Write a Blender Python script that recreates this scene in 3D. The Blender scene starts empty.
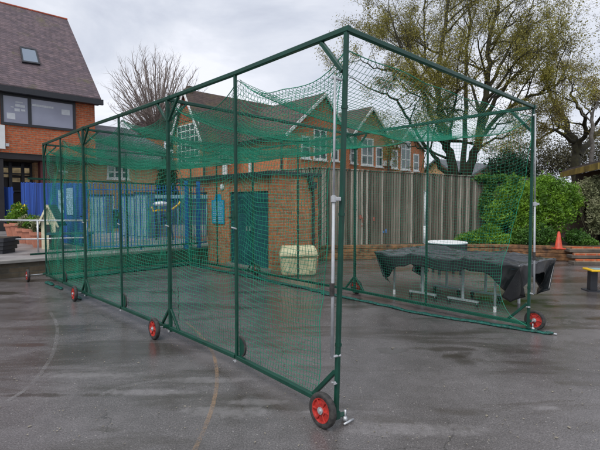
import bpy, math, random
import numpy as np
from mathutils import Vector, noise
random.seed(7); np.random.seed(7)
R = math.radians
sc = bpy.context.scene
col = sc.collection
ANG = R(42.5)
CU = np.array([math.cos(ANG), math.sin(ANG)])      # across the cage (right and away)
LU = np.array([-math.sin(ANG), math.cos(ANG)])     # along the cage (left and away)
PITCH = R(2.72); HC = 1.70; F = 450.0

def at(x, y, Y):
    """measured picture point -> place in the yard at distance Y"""
    dx = (x-300)/F; dz = (225-y)/F
    wy = math.cos(PITCH)+math.sin(PITCH)*dz; wz = -math.sin(PITCH)+math.cos(PITCH)*dz
    return np.array([dx/wy*Y, Y, HC+wz/wy*Y])
def gnd(x, y, z=0.0):
    p = at(x, y, 1.0); Y = (z-HC)/(p[2]-HC)
    return at(x, y, Y)
def hit(x, y, O, ang=ANG, y0=0.0):
    """ray against a facade (plane local y=y0 of a root at O turned by ang) -> local x, z"""
    p = at(x, y, 1.0); d = (p[0], 1.0); c = math.cos(ang); s = math.sin(ang)
    ox = O[0]-s*y0; oy = O[1]+c*y0
    t = (-s*ox+c*oy)/(-s*d[0]+c*d[1])
    X = t*d[0]-ox; Y = t-oy
    return X*c+Y*s, HC+(p[2]-HC)*t
def hit2(x, y, O, ang=ANG, x0=0.0):
    """same against plane local x=x0 -> local y, z"""
    p = at(x, y, 1.0); d = (p[0], 1.0); c = math.cos(ang); s = math.sin(ang)
    ox = O[0]+c*x0; oy = O[1]+s*x0
    t = (c*ox+s*oy)/(c*d[0]+s*d[1])
    X = t*d[0]-ox; Y = t-oy
    return -X*s+Y*c, HC+(p[2]-HC)*t

# ------------------------------------------------------------------ materials
def newmat(name):
    m = bpy.data.materials.new(name); m.use_nodes = True
    nt = m.node_tree; b = nt.nodes['Principled BSDF']
    return m, nt, b
def N(nt, t, **kw):
    n = nt.nodes.new(t)
    for k, v in kw.items(): setattr(n, k, v)
    return n
def L(nt, a, b): nt.links.new(a, b)
def ramp(nt, stops, src):
    r = N(nt, 'ShaderNodeValToRGB'); e = r.color_ramp.elements
    while len(e) < len(stops): e.new(0.5)
    for i, (p, c) in enumerate(stops):
        e[i].position = p; e[i].color = (c[0], c[1], c[2], 1) if hasattr(c, '__len__') else (c, c, c, 1)
    L(nt, src, r.inputs[0]); return r.outputs[0]
def noise_tex(nt, scale, detail=4, rough=.55, vec=None, dist=0):
    n = N(nt, 'ShaderNodeTexNoise'); n.inputs['Scale'].default_value = scale
    n.inputs['Detail'].default_value = detail; n.inputs['Roughness'].default_value = rough
    n.inputs['Distortion'].default_value = dist
    if vec is None:
        tc = N(nt, 'ShaderNodeTexCoord'); vec = tc.outputs['Object']
    L(nt, vec, n.inputs['Vector']); return n.outputs['Fac']
def mapping(nt, scale=(1,1,1), src='Object', rot=(0,0,0), loc=(0,0,0)):
    tc = N(nt, 'ShaderNodeTexCoord'); m = N(nt, 'ShaderNodeMapping')
    m.inputs['Scale'].default_value = scale; m.inputs['Rotation'].default_value = rot; m.inputs['Location'].default_value = loc
    L(nt, tc.outputs[src], m.inputs['Vector']); return m.outputs[0]
def mix(nt, fac, a, b, mode='MIX'):
    m = N(nt, 'ShaderNodeMix', data_type='RGBA', blend_type=mode)
    for s, v in ((m.inputs[0], fac), (m.inputs[6], a), (m.inputs[7], b)):
        if isinstance(v, (int, float)): s.default_value = v
        elif isinstance(v, tuple): s.default_value = (v[0], v[1], v[2], 1)
        else: L(nt, v, s)
    return m.outputs[2]
def math_(nt, op, a, b=None, c=None, clamp=False):
    m = N(nt, 'ShaderNodeMath', operation=op); m.use_clamp = clamp
    for i, v in enumerate((a, b, c)):
        if v is None: continue
        if isinstance(v, (int, float)): m.inputs[i].default_value = v
        else: L(nt, v, m.inputs[i])
    return m.outputs[0]
def bump(nt, b, h, strength=.3, dist=.01):
    n = N(nt, 'ShaderNodeBump'); n.inputs['Strength'].default_value = strength; n.inputs['Distance'].default_value = dist
    L(nt, h, n.inputs['Height']); L(nt, n.outputs[0], b.inputs['Normal'])

def plain(name, c, rough=.6, metal=0, var=.25, scale=8, spec=.5, bmp=0, c2=None, coat=0):
    m, nt, b = newmat(name)
    n = noise_tex(nt, scale, 5, .6)
    lo = tuple(v*(1-var) for v in c); hi = c2 if c2 else tuple(min(1, v*(1+var)) for v in c)
    L(nt, ramp(nt, [(.32, lo), (.68, hi)], n), b.inputs['Base Color'])
    L(nt, ramp(nt, [(.3, max(0, rough-.1)), (.7, min(1, rough+.1))], n), b.inputs['Roughness'])
    b.inputs['Metallic'].default_value = metal; b.inputs['Specular IOR Level'].default_value = spec
    b.inputs['Coat Weight'].default_value = coat
    if bmp: bump(nt, b, noise_tex(nt, scale*4, 4), bmp, .01)
    return m
def brickmat(name, c1, c2, mortar, bw=.225, bh=.075, msize=.012, stain=.35, rough=.85, var=None):
    m, nt, b = newmat(name)
    tc = N(nt, 'ShaderNodeTexCoord'); sx = N(nt, 'ShaderNodeSeparateXYZ'); L(nt, tc.outputs['Object'], sx.inputs[0])
    cb = N(nt, 'ShaderNodeCombineXYZ')
    L(nt, math_(nt, 'ADD', sx.outputs[0], sx.outputs[1]), cb.inputs[0]); L(nt, sx.outputs[2], cb.inputs[1])
    br = N(nt, 'ShaderNodeTexBrick'); br.inputs['Scale'].default_value = 1
    br.inputs['Brick Width'].default_value = bw; br.inputs['Row Height'].default_value = bh
    br.inputs['Mortar Size'].default_value = msize; br.inputs['Mortar Smooth'].default_value = .2
    br.inputs['Color1'].default_value = (*c1, 1); br.inputs['Color2'].default_value = (*c2, 1); br.inputs['Mortar'].default_value = (*mortar, 1)
    L(nt, cb.outputs[0], br.inputs['Vector'])
    n = noise_tex(nt, .8, 6, .65); n2 = noise_tex(nt, 9, 3)
    cc = mix(nt, 1.0, br.outputs['Color'], ramp(nt, [(.3, (1-stain,)*3), (.65, (1.08,1.05,1.02))], n), 'MULTIPLY')
    cc = mix(nt, 1.0, cc, ramp(nt, [(.3, (.72,.72,.72)), (.7, (1.15,1.15,1.15))], n2), 'MULTIPLY')
    L(nt, cc, b.inputs['Base Color']); b.inputs['Roughness'].default_value = rough
    inv = math_(nt, 'SUBTRACT', 1, br.outputs['Fac']); bump(nt, b, inv, .5, .008)
    return m
def tilemat(name, c1, c2, moss=None, tw=.27, th=.12, mossamt=.55, rough=.7):
    m, nt, b = newmat(name)
    tc = N(nt, 'ShaderNodeTexCoord'); sx = N(nt, 'ShaderNodeSeparateXYZ'); L(nt, tc.outputs['Object'], sx.inputs[0])
    cb = N(nt, 'ShaderNodeCombineXYZ')
    L(nt, math_(nt, 'ADD', sx.outputs[0], sx.outputs[1]), cb.inputs[0]); L(nt, sx.outputs[2], cb.inputs[1])
    br = N(nt, 'ShaderNodeTexBrick'); br.inputs['Scale'].default_value = 1
    br.inputs['Brick Width'].default_value = tw; br.inputs['Row Height'].default_value = th
    br.inputs['Mortar Size'].default_value = .012; br.inputs['Mortar Smooth'].default_value = .6
    br.inputs['Color1'].default_value = (*c1, 1); br.inputs['Color2'].default_value = (*c2, 1)
    br.inputs['Mortar'].default_value = (c1[0]*.35, c1[1]*.35, c1[2]*.35, 1)
    L(nt, cb.outputs[0], br.inputs['Vector'])
    n = noise_tex(nt, .7, 7, .7)
    cc = mix(nt, 1.0, br.outputs['Color'], ramp(nt, [(.3, (.7,.7,.7)), (.7, (1.2,1.2,1.2))], noise_tex(nt, 4, 4)), 'MULTIPLY')
    if moss: cc = mix(nt, ramp(nt, [(mossamt, 0), (mossamt+.14, .8)], n), cc, moss)
    L(nt, cc, b.inputs['Base Color']); b.inputs['Roughness'].default_value = rough
    bump(nt, b, math_(nt, 'SUBTRACT', 1, br.outputs['Fac']), .6, .015)
    return m
def leafmat(name, c1, c2, c3, scale=1.6, trans=.25):
    m, nt, b = newmat(name)
    n = noise_tex(nt, scale, 3, .6); n2 = noise_tex(nt, 23, 2)
    a = ramp(nt, [(.33, c1), (.5, c2), (.68, c3)], n)
    a = mix(nt, 1.0, a, ramp(nt, [(.3, (.6,.6,.6)), (.7, (1.3,1.3,1.3))], n2), 'MULTIPLY')
    L(nt, a, b.inputs['Base Color']); b.inputs['Roughness'].default_value = .55
    tr = N(nt, 'ShaderNodeBsdfTranslucent'); L(nt, a, tr.inputs[0])
    ms = N(nt, 'ShaderNodeMixShader'); ms.inputs[0].default_value = trans
    L(nt, b.outputs[0], ms.inputs[1]); L(nt, tr.outputs[0], ms.inputs[2])
    L(nt, ms.outputs[0], nt.nodes['Material Output'].inputs[0])
    return m

M = {}
M['green'] = plain('green_paint', (.005,.052,.034), .36, 0, .3, 14, c2=(.007,.066,.043), spec=.4)
m, nt, b = newmat('green_paint_worn')
n_ = noise_tex(nt, 9, 5, .6); n2_ = noise_tex(nt, 1, 5, .75, mapping(nt, (30,30,12)))
cc_ = ramp(nt, [(.32, (.0045,.042,.028)), (.68, (.008,.068,.045))], n_)
cc_ = mix(nt, ramp(nt, [(.66, 0), (.70, .8)], n2_), cc_, (.09,.085,.065))
L(nt, cc_, b.inputs['Base Color']); L(nt, ramp(nt, [(.3, .28), (.7, .5)], n_), b.inputs['Roughness']); b.inputs['Specular IOR Level'].default_value = .4
M['green'] = m
M['net'] = plain('net_cord', (.006,.225,.130), .6, 0, .35, 1.3)
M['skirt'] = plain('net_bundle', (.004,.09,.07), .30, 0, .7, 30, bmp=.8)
M['galv'] = plain('galvanised', (.50,.52,.54), .42, .55, .18, 25)
M['white'] = plain('white_paint', (.74,.76,.76), .5, 0, .06, 4)
M['poleW'] = plain('pole_white', (.40,.42,.44), .45, .1, .12, 30)
M['paper'] = plain('paper', (.62,.65,.68), .6, 0, .1, 4)
M['black'] = plain('black_rubber', (.016,.016,.018), .7, 0, .3, 26, bmp=.3, c2=(.06,.056,.052))
M['red'] = plain('red_rim', (.40,.030,.022), .5, 0, .35, 30)
M['tarp'] = plain('black_tarp', (.020,.024,.027), .2, 0, .35, 6, spec=.9)
M['palegrey'] = plain('pale_leg_paint', (.42,.47,.48), .45, 0, .12, 8)
M['slategrey'] = plain('dark_metal', (.02,.022,.028), .45, 0, .3, 6)
M['brickred'] = brickmat('orange_red_brick', (.64,.15,.05), (.44,.10,.04), (.40,.24,.15), bw=.30, bh=.10, msize=.018, stain=.22)
M['bricktan'] = brickmat('tan_brick', (.62,.35,.16), (.48,.26,.12), (.44,.34,.24), stain=.2)
M['brickout'] = brickmat('outbuilding_brick', (.66,.215,.068), (.44,.12,.045), (.46,.34,.24), msize=.010, stain=.28)
M['brickschool'] = brickmat('school_brick', (.68,.20,.07), (.52,.14,.05), (.40,.24,.15), msize=.009, stain=.15)
M['brickold'] = brickmat('mossy_wall_brick', (.13,.10,.065), (.07,.065,.05), (.09,.085,.07), bw=.4, bh=.12, stain=.6)
M['rooftile'] = tilemat('brown_roof_tile', (.155,.108,.118), (.085,.064,.078), (.11,.10,.04), mossamt=.56)
M['roofold'] = tilemat('old_mossy_tile', (.10,.065,.055), (.07,.05,.045), (.10,.085,.035), mossamt=.5)
M['slate'] = tilemat('grey_slate', (.16,.17,.19), (.12,.125,.14), (.12,.12,.08), mossamt=.6)
M['tilehung'] = tilemat('red_hung_tile', (.52,.11,.05), (.42,.085,.04), None)
M['bluewood'] = plain('blue_boards', (.008,.055,.40), .5, 0, .3, 5)
M['bluemetal'] = plain('blue_metal', (.012,.10,.42), .4, 0, .2, 12)
M['tealdoor'] = plain('teal_door', (.018,.085,.11), .45, 0, .2, 3)
M['tealbox'] = plain('teal_grey_panel', (.20,.33,.35), .5, 0, .25, 2)
M['concrete'] = plain('pale_concrete', (.26,.25,.235), .7, 0, .3, 1.5, bmp=.2)
M['terracotta'] = plain('terracotta', (.42,.17,.11), .8, 0, .25, 6)
M['cream'] = plain('cream_plastic', (.62,.55,.33), .45, 0, .10, 3.2, c2=(.84,.78,.50))
M['creamwood'] = plain('cream_wood', (.66,.62,.44), .6, 0, .15, 8)
M['yellow'] = plain('yellow_paint', (.75,.46,.01), .4, 0, .12, 6)
M['yellowblob'] = plain('yellow_flowers', (.75,.60,.02), .6, 0, .2, 20)
M['cone'] = plain('cone_orange', (.52,.065,.03), .55, 0, .3, 9)
M['bluesign'] = plain('blue_board', (.015,.33,.62), .45, 0, .1, 6)
M['soffit'] = plain('dark_soffit', (.02,.018,.02), .6, 0, .3, 2)
M['maroon'] = plain('maroon_panel', (.10,.02,.025), .5, 0, .2, 3)
M['bark'] = plain('bark_dark', (.030,.026,.018), .9, 0, .5, 6, bmp=.6, c2=(.055,.052,.026))
M['barkpale'] = plain('bark_pale', (.25,.21,.19), .9, 0, .3, 6)
M['barkgrey'] = plain('bark_grey', (.13,.12,.11), .9, 0, .4, 6)
M['oakleaf'] = leafmat('spring_oak_leaf', (.17,.15,.028), (.27,.245,.04), (.37,.345,.06), .7, .3)
M['oakleaf2'] = leafmat('spring_leaf_brown', (.17,.13,.04), (.25,.20,.05), (.30,.26,.07), .9, .3)
M['farleaf'] = leafmat('far_olive_scrub', (.04,.038,.02), (.075,.07,.035), (.11,.105,.05), .9, .2)
M['hedge'] = leafmat('bright_hedge_leaf', (.035,.10,.012), (.13,.28,.02), (.27,.46,.035), 2.2, .3)
M['ivy'] = leafmat('ivy_leaf', (.025,.08,.012), (.06,.16,.02), (.12,.26,.03), 2.5, .2)
M['pale'] = leafmat('pale_variegated_leaf', (.10,.12,.05), (.25,.27,.14), (.42,.42,.26), 2.5, .25)
M['evergreen'] = leafmat('evergreen_leaf', (.012,.03,.012), (.022,.05,.02), (.04,.075,.025), 2, .1)
M['soil'] = plain('soil', (.05,.038,.025), .95, 0, .5, 3, bmp=.5)

# glass of windows
m, nt, b = newmat('window_glass')
L(nt, ramp(nt, [(.35, (.03,.04,.05)), (.6, (.10,.12,.15))], noise_tex(nt, 1.1, 3)), b.inputs['Base Color'])
b.inputs['Roughness'].default_value = .06; b.inputs['Specular IOR Level'].default_value = .9
M['glass'] = m
m, nt, b = newmat('upstairs_glass')
L(nt, ramp(nt, [(.3, (.19,.20,.28)), (.7, (.30,.32,.42))], noise_tex(nt, .6, 3)), b.inputs['Base Color'])
b.inputs['Roughness'].default_value = .08; b.inputs['Specular IOR Level'].default_value = .9
M['glass2'] = m
m, nt, b = newmat('skylight_glass')
b.inputs['Base Color'].default_value = (.25,.30,.36,1); b.inputs['Metallic'].default_value = .55
b.inputs['Roughness'].default_value = .1
M['skyglass'] = m
m, nt, b = newmat('lit_room')
b.inputs['Base Color'].default_value = (.3,.25,.15,1)
b.inputs['Emission Color'].default_value = (.9,.62,.3,1); b.inputs['Emission Strength'].default_value = .22
L(nt, ramp(nt, [(.35, (.1,.07,.03)), (.7, (.9,.7,.4))], noise_tex(nt, 1.5, 3)), b.inputs['Emission Color'])
M['lit'] = m

# weathered vertical boards
def boardmat(name, cols, bw=.10, red=False):
    m, nt, b = newmat(name)
    tc = N(nt, 'ShaderNodeTexCoord'); s = N(nt, 'ShaderNodeSeparateXYZ'); L(nt, tc.outputs['Object'], s.inputs[0])
    fl = math_(nt, 'FLOOR', math_(nt, 'DIVIDE', s.outputs[0], bw))
    wn = N(nt, 'ShaderNodeTexWhiteNoise', noise_dimensions='1D'); L(nt, fl, wn.inputs['W'])
    g = noise_tex(nt, 1, 6, .65, mapping(nt, (38, 38, 1.3)))
    g2 = noise_tex(nt, 1, 4, .6, mapping(nt, (9, 9, .5)))
    big = noise_tex(nt, .55, 4, .6)
    v = math_(nt, 'ADD', math_(nt, 'MULTIPLY', wn.outputs['Value'], .50), math_(nt, 'ADD', math_(nt, 'MULTIPLY', g, .55), math_(nt, 'MULTIPLY', g2, .22)))
    cc = ramp(nt, [(.36, cols[0]), (.55, cols[1]), (.72, cols[2]), (.88, cols[3])], v)
    cc = mix(nt, 1.0, cc, ramp(nt, [(.3, (.82,.82,.8)), (.65, (1.08,1.08,1.08))], big), 'MULTIPLY')
    L(nt, cc, b.inputs['Base Color']); b.inputs['Roughness'].default_value = .85
    bump(nt, b, g, .4, .01)
    return m
M['boards'] = boardmat('weathered_boards', bw=.088, cols= [(.048,.038,.029), (.120,.098,.077), (.215,.183,.150), (.42,.38,.33)])
M['sleeper'] = plain('sleeper_wood', (.06,.035,.022), .85, 0, .4, 4.5, bmp=.7, c2=(.34,.17,.075))
M['sleepergrey'] = plain('sleeper_grey', (.10,.085,.07), .85, 0, .4, 3, bmp=.4)

M['bluewood'] = boardmat('blue_boards', [(.008,.035,.15), (.012,.055,.28), (.016,.07,.36), (.03,.11,.46)], bw=.115)
# wet asphalt
def asphalt():
    m, nt, b = newmat('wet_asphalt')
    tc = N(nt, 'ShaderNodeTexCoord'); P = tc.outputs['Object']
    fine = noise_tex(nt, 90, 3, .7, P)
    vor = N(nt, 'ShaderNodeTexVoronoi'); vor.inputs['Scale'].default_value = 70; L(nt, P, vor.inputs['Vector'])
    med = noise_tex(nt, 6, 6, .65, P)
    big = noise_tex(nt, .8, 6, .62, P, .4)
    streak = noise_tex(nt, 1, 6, .62, mapping(nt, (.42, 1.55, 1), rot=(0,0,R(-9))), .5)
    base = ramp(nt, [(.28, (.070,.064,.064)), (.5, (.142,.130,.131)), (.75, (.28,.26,.26))], fine)
    base = mix(nt, 1.0, base, ramp(nt, [(.0, (1.45,1.42,1.4)), (.25, (.95,.95,.95)), (.6, (.8,.8,.8))], vor.outputs['Distance']), 'MULTIPLY')
    base = mix(nt, 1.0, base, ramp(nt, [(.3, (.72,.71,.70)), (.7, (1.18,1.18,1.18))], big), 'MULTIPLY')
    base = mix(nt, 1.0, base, ramp(nt, [(.3, (.82,.81,.80)), (.7, (1.1,1.1,1.1))], med), 'MULTIPLY')
    vc = N(nt, 'ShaderNodeTexVoronoi', feature='DISTANCE_TO_EDGE'); vc.inputs['Scale'].default_value = .55
    wv = N(nt, 'ShaderNodeVectorMath', operation='ADD'); nn_ = N(nt, 'ShaderNodeTexNoise'); nn_.inputs['Scale'].default_value = 3; nn_.inputs['Detail'].default_value = 5
    L(nt, P, nn_.inputs['Vector']); sc2 = N(nt, 'ShaderNodeVectorMath', operation='SCALE'); sc2.inputs['Scale'].default_value = .5
    L(nt, nn_.outputs['Color'], sc2.inputs[0]); L(nt, P, wv.inputs[0]); L(nt, sc2.outputs[0], wv.inputs[1]); L(nt, wv.outputs[0], vc.inputs['Vector'])
    crack = math_(nt, 'MULTIPLY', ramp(nt, [(.0, 1), (.006, 0)], vc.outputs['Distance']), ramp(nt, [(.50, 0), (.58, .75)], noise_tex(nt, .35, 2, .5, P)))
    base = mix(nt, crack, base, (.02,.018,.016))
    chips = N(nt, 'ShaderNodeTexVoronoi'); chips.inputs['Scale'].default_value = 38; L(nt, P, chips.inputs['Vector'])
    cw = N(nt, 'ShaderNodeSeparateColor'); L(nt, chips.outputs['Color'], cw.inputs[0])
    chipm = math_(nt, 'MULTIPLY', math_(nt, 'GREATER_THAN', cw.outputs[0], .93), math_(nt, 'LESS_THAN', chips.outputs['Distance'], .22))
    base = mix(nt, math_(nt, 'MULTIPLY', chipm, .6), base, (.38,.36,.34))
    # silt-stained hollows: broad streaks plus the individual puddles
    wet = ramp(nt, [(.50, 0.0), (.60, 1.0)], streak)
    sx = N(nt, 'ShaderNodeSeparateXYZ')
    dn = noise_tex(nt, 2.6, 4, .6, P)
    L(nt, P, sx.inputs[0])
    tot = None
    for (px, py, wx, wy, a) in [(462,358,.17,.13,1), (392,350,.18,.07,.8), (440,349,.30,.06,.7), (238,404,.10,.045,1), (520,351,.22,.09,.7),
                                (455,412,.26,.05,.5), (170,292,.35,.12,.9), (372,268,.8,.3,.6), (545,306,.55,.09,.9), (500,301,.7,.22,.9), (590,318,.5,.07,.8), (405,300,.6,.15,.7),
                                (12,293,.35,.10,1), (120,352,.5,.05,.6), (60,330,.6,.04,.6), (175,405,.10,.07,.55), (265,300,.3,.2,.5), (270,352,.3,.05,.6), (100,430,.2,.03,.5),
                                (20,345,.5,.05,.7),(60,395,.45,.03,.7),(300,332,.3,.06,.5),(590,383,.3,.04,.5)]:
        g = gnd(px, py)
        dx = math_(nt, 'DIVIDE', math_(nt, 'SUBTRACT', sx.outputs[0], float(g[0])), wx*1.3)
        dy = math_(nt, 'DIVIDE', math_(nt, 'SUBTRACT', sx.outputs[1], float(g[1])), wy*1.6)
        d = math_(nt, 'ADD', math_(nt, 'MULTIPLY', dx, dx), math_(nt, 'MULTIPLY', dy, dy))
        d = math_(nt, 'ADD', d, math_(nt, 'MULTIPLY', math_(nt, 'SUBTRACT', dn, .5), 5.0))
        v = math_(nt, 'MULTIPLY', math_(nt, 'SUBTRACT', 1.0, d, clamp=True), a)
        tot = v if tot is None else math_(nt, 'MAXIMUM', tot, v)
    silt = math_(nt, 'MAXIMUM', math_(nt, 'MULTIPLY', wet, .68), tot, clamp=True)
    col_ = mix(nt, math_(nt, 'MULTIPLY', silt, .88), base, (.040,.031,.022))
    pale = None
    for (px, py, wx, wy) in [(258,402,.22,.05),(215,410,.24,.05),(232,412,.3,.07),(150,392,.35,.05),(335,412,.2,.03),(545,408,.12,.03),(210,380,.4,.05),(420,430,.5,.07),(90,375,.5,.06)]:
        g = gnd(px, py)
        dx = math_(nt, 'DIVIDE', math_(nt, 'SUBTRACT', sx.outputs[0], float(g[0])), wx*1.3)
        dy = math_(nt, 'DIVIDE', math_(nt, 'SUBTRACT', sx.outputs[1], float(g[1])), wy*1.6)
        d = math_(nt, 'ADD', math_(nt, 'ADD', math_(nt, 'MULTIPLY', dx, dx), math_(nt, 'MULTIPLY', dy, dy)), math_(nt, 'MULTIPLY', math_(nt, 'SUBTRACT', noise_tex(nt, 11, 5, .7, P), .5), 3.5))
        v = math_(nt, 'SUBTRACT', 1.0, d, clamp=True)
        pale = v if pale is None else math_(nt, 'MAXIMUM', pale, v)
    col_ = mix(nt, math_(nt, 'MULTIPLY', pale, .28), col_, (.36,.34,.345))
    L(nt, col_, b.inputs['Base Color'])
    rr = ramp(nt, [(.3, .16), (.5, .25), (.7, .36)], big)
    rm = mix(nt, silt, rr, (.07,.07,.07))
    L(nt, rm, b.inputs['Roughness'])
    b.inputs['Specular IOR Level'].default_value = .75
    h = math_(nt, 'ADD', math_(nt, 'MULTIPLY', fine, .6), math_(nt, 'MULTIPLY', vor.outputs['Distance'], .5))
    h = math_(nt, 'MULTIPLY', h, math_(nt, 'SUBTRACT', 1.0, math_(nt, 'MULTIPLY', tot, .85)))
    bump(nt, b, h, .40, .004)
    return m
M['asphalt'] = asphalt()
def faded(name, c, lo=.42, hi=.6):
    m, nt, b = newmat(name)
    b.inputs['Base Color'].default_value = (*c, 1); b.inputs['Roughness'].default_value = .6
    n = math_(nt, 'ADD', math_(nt, 'MULTIPLY', noise_tex(nt, 45, 5, .7), .6), math_(nt, 'MULTIPLY', noise_tex(nt, 5, 3), .4))
    L(nt, ramp(nt, [(lo, 0), (hi, .75)], n), b.inputs['Alpha'])
    return m
M['lineY'] = faded('faded_yellow_line', (.42,.28,.17), .40, .72)
M['lineW'] = faded('faded_white_line', (.40,.39,.39), .42, .95)

# ------------------------------------------------------------------ mesh helper
class MB:
    def __init__(s): s.v = []; s.f = []; s.sm = False
    def add(s, v, f):
        o = len(s.v); s.v += [tuple(map(float, p)) for p in v]; s.f += [tuple(i+o for i in q) for q in f]
    def box(s, a, b):
        (x0,y0,z0), (x1,y1,z1) = a, b
        s.add([(x0,y0,z0),(x1,y0,z0),(x1,y1,z0),(x0,y1,z0),(x0,y0,z1),(x1,y0,z1),(x1,y1,z1),(x0,y1,z1)],
              [(0,3,2,1),(4,5,6,7),(0,1,5,4),(1,2,6,5),(2,3,7,6),(3,0,4,7)])
        return s
    def bar(s, p, q, w, h=None, up=(0,0,1), bev=.12):
        """rectangular tube with slightly rounded edges from p to q"""
        h = h or w; p = Vector(p); q = Vector(q); d = (q-p).normalized(); u = Vector(up)
        if abs(d.dot(u)) > .98: u = Vector((-math.sin(ANG), math.cos(ANG), 0))
        a = d.cross(u).normalized(); c = a.cross(d).normalized()
        k = bev*min(w, h); W = w/2; H = h/2
        prof = [(-W+k,-H),(W-k,-H),(W,-H+k),(W,H-k),(W-k,H),(-W+k,H),(-W,H-k),(-W,-H+k)]
        vs = [tuple(p+a*x+c*y) for x,y in prof]+[tuple(q+a*x+c*y) for x,y in prof]
        n = 8
        s.add(vs, [(i,(i+1)%n,n+(i+1)%n,n+i) for i in range(n)]+[tuple(range(n-1,-1,-1)), tuple(range(n,2*n))])
        return s
    def tube(s, pts, rad, n=8, cap=True):
        pts = [Vector(p) for p in pts]; k = len(pts)
        if not hasattr(rad, '__len__'): rad = [rad]*k
        prev = None; vs = []
        for i, p in enumerate(pts):
            d = (pts[min(i+1,k-1)]-pts[max(i-1,0)])
            d = d.normalized() if d.length > 1e-9 else Vector((0,0,1))
            if prev is None:
                u = Vector((0,0,1)) if abs(d.z) < .9 else Vector((1,0,0))
                a = d.cross(u).normalized()
            else:
                a = (prev-d*prev.dot(d)); a = a.normalized() if a.length > 1e-6 else d.orthogonal().normalized()
            prev = a; c = d.cross(a)
            for j in range(n):
                t = 2*math.pi*j/n; vs.append(tuple(p+(a*math.cos(t)+c*math.sin(t))*rad[i]))
        fs = [(i*n+j, i*n+(j+1)%n, (i+1)*n+(j+1)%n, (i+1)*n+j) for i in range(k-1) for j in range(n)]
        if cap: fs += [tuple(range(n-1,-1,-1)), tuple(range((k-1)*n, k*n))]
        s.add(vs, fs); return s
    def lathe(s, prof, n=32, axis='z', c=(0,0,0)):
        vs = []
        for (r, h) in prof:
            for j in range(n):
                t = 2*math.pi*j/n; x, y = r*math.cos(t), r*math.sin(t)
                p = (x,y,h) if axis == 'z' else (x,h,y)
                vs.append((p[0]+c[0], p[1]+c[1], p[2]+c[2]))
        k = len(prof)
        s.add(vs, [(i*n+j, i*n+(j+1)%n, (i+1)*n+(j+1)%n, (i+1)*n+j) for i in range(k-1) for j in range(n)])
        return s
    def quad(s, *p): s.add(p, [tuple(range(len(p)))]); return s
    def build(s, name, mat, parent=None, smooth=False, bevel=0):
        me = bpy.data.meshes.new(name); me.from_pydata(s.v, [], s.f); me.update()
        me.materials.append(mat)
        if smooth: me.polygons.foreach_set('use_smooth', [True]*len(me.polygons))
        o = bpy.data.objects.new(name, me); col.objects.link(o)
        if parent is not None: o.parent = parent
        if bevel:
            bm = o.modifiers.new('bevel', 'BEVEL'); bm.width = bevel; bm.segments = 2; bm.limit_method = 'ANGLE'
        return o
def tag(o, label=None, cat=None, group=None, kind=None):
    if label: o['label'] = label
    if cat: o['category'] = cat
    if group: o['group'] = group
    if kind: o['kind'] = kind
    return o
def thing(name, label, cat, loc=(0,0,0), rz=0, group=None):
    o = bpy.data.objects.new(name, None); col.objects.link(o); o.empty_display_size = .2
    o.location = tuple(map(float, loc)); o.rotation_euler = (0,0,rz)
    return tag(o, label, cat, group)
def loc3(p, z=0): return (float(p[0]), float(p[1]), z)
def children(o): return [c for c in bpy.data.objects if c.parent == o]
def copy_tree(o, parent=None):
    c = o.copy(); col.objects.link(c)
    if parent is not None: c.parent = parent
    for ch in children(o): copy_tree(ch, c)
    return c

# ------------------------------------------------------------------ ground
g = MB()
nx = 60
g.quad((-400,-60,0),(400,-60,0),(400,900,0),(-400,900,0))
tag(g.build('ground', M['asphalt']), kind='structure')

# raised terrace on the left, behind the cage
TZ = .40
T0 = np.array([-6.55,10.45]); 
def tl(s, w=0): return T0+CU*s+LU*w
tp = [tl(-9), tl(5.75), tl(5.75, 34), tl(-9, 34)]
t_ = MB(); t_.add([loc3(p, 0) for p in tp]+[loc3(p, TZ) for p in tp], [(4,5,6,7),(0,1,5,4),(1,2,6,5),(2,3,7,6),(3,0,4,7)])
m, nt, b = newmat('terrace_paving')
n_ = noise_tex(nt, 1.2, 6, .6)
L(nt, ramp(nt, [(.3, (.16,.15,.15)), (.7, (.34,.32,.31))], n_), b.inputs['Base Color'])
L(nt, ramp(nt, [(.3, .3), (.7, .6)], n_), b.inputs['Roughness'])
M['terrace'] = m
tag(t_.build('terrace', M['terrace']), kind='structure')
w = thing('retaining_wall', 'low mossy brick retaining wall with a pale coping along the raised terrace', 'wall', loc3(tl(0)), ANG)
MB().box((-9,-.16,0),(5.75,-.01,TZ-.06)).build('wall_face', M['brickold'], w)
MB().box((-9.02,-.20,TZ-.06),(5.77,.12,TZ+.012)).build('coping', M['concrete'], w, bevel=.01)

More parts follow.
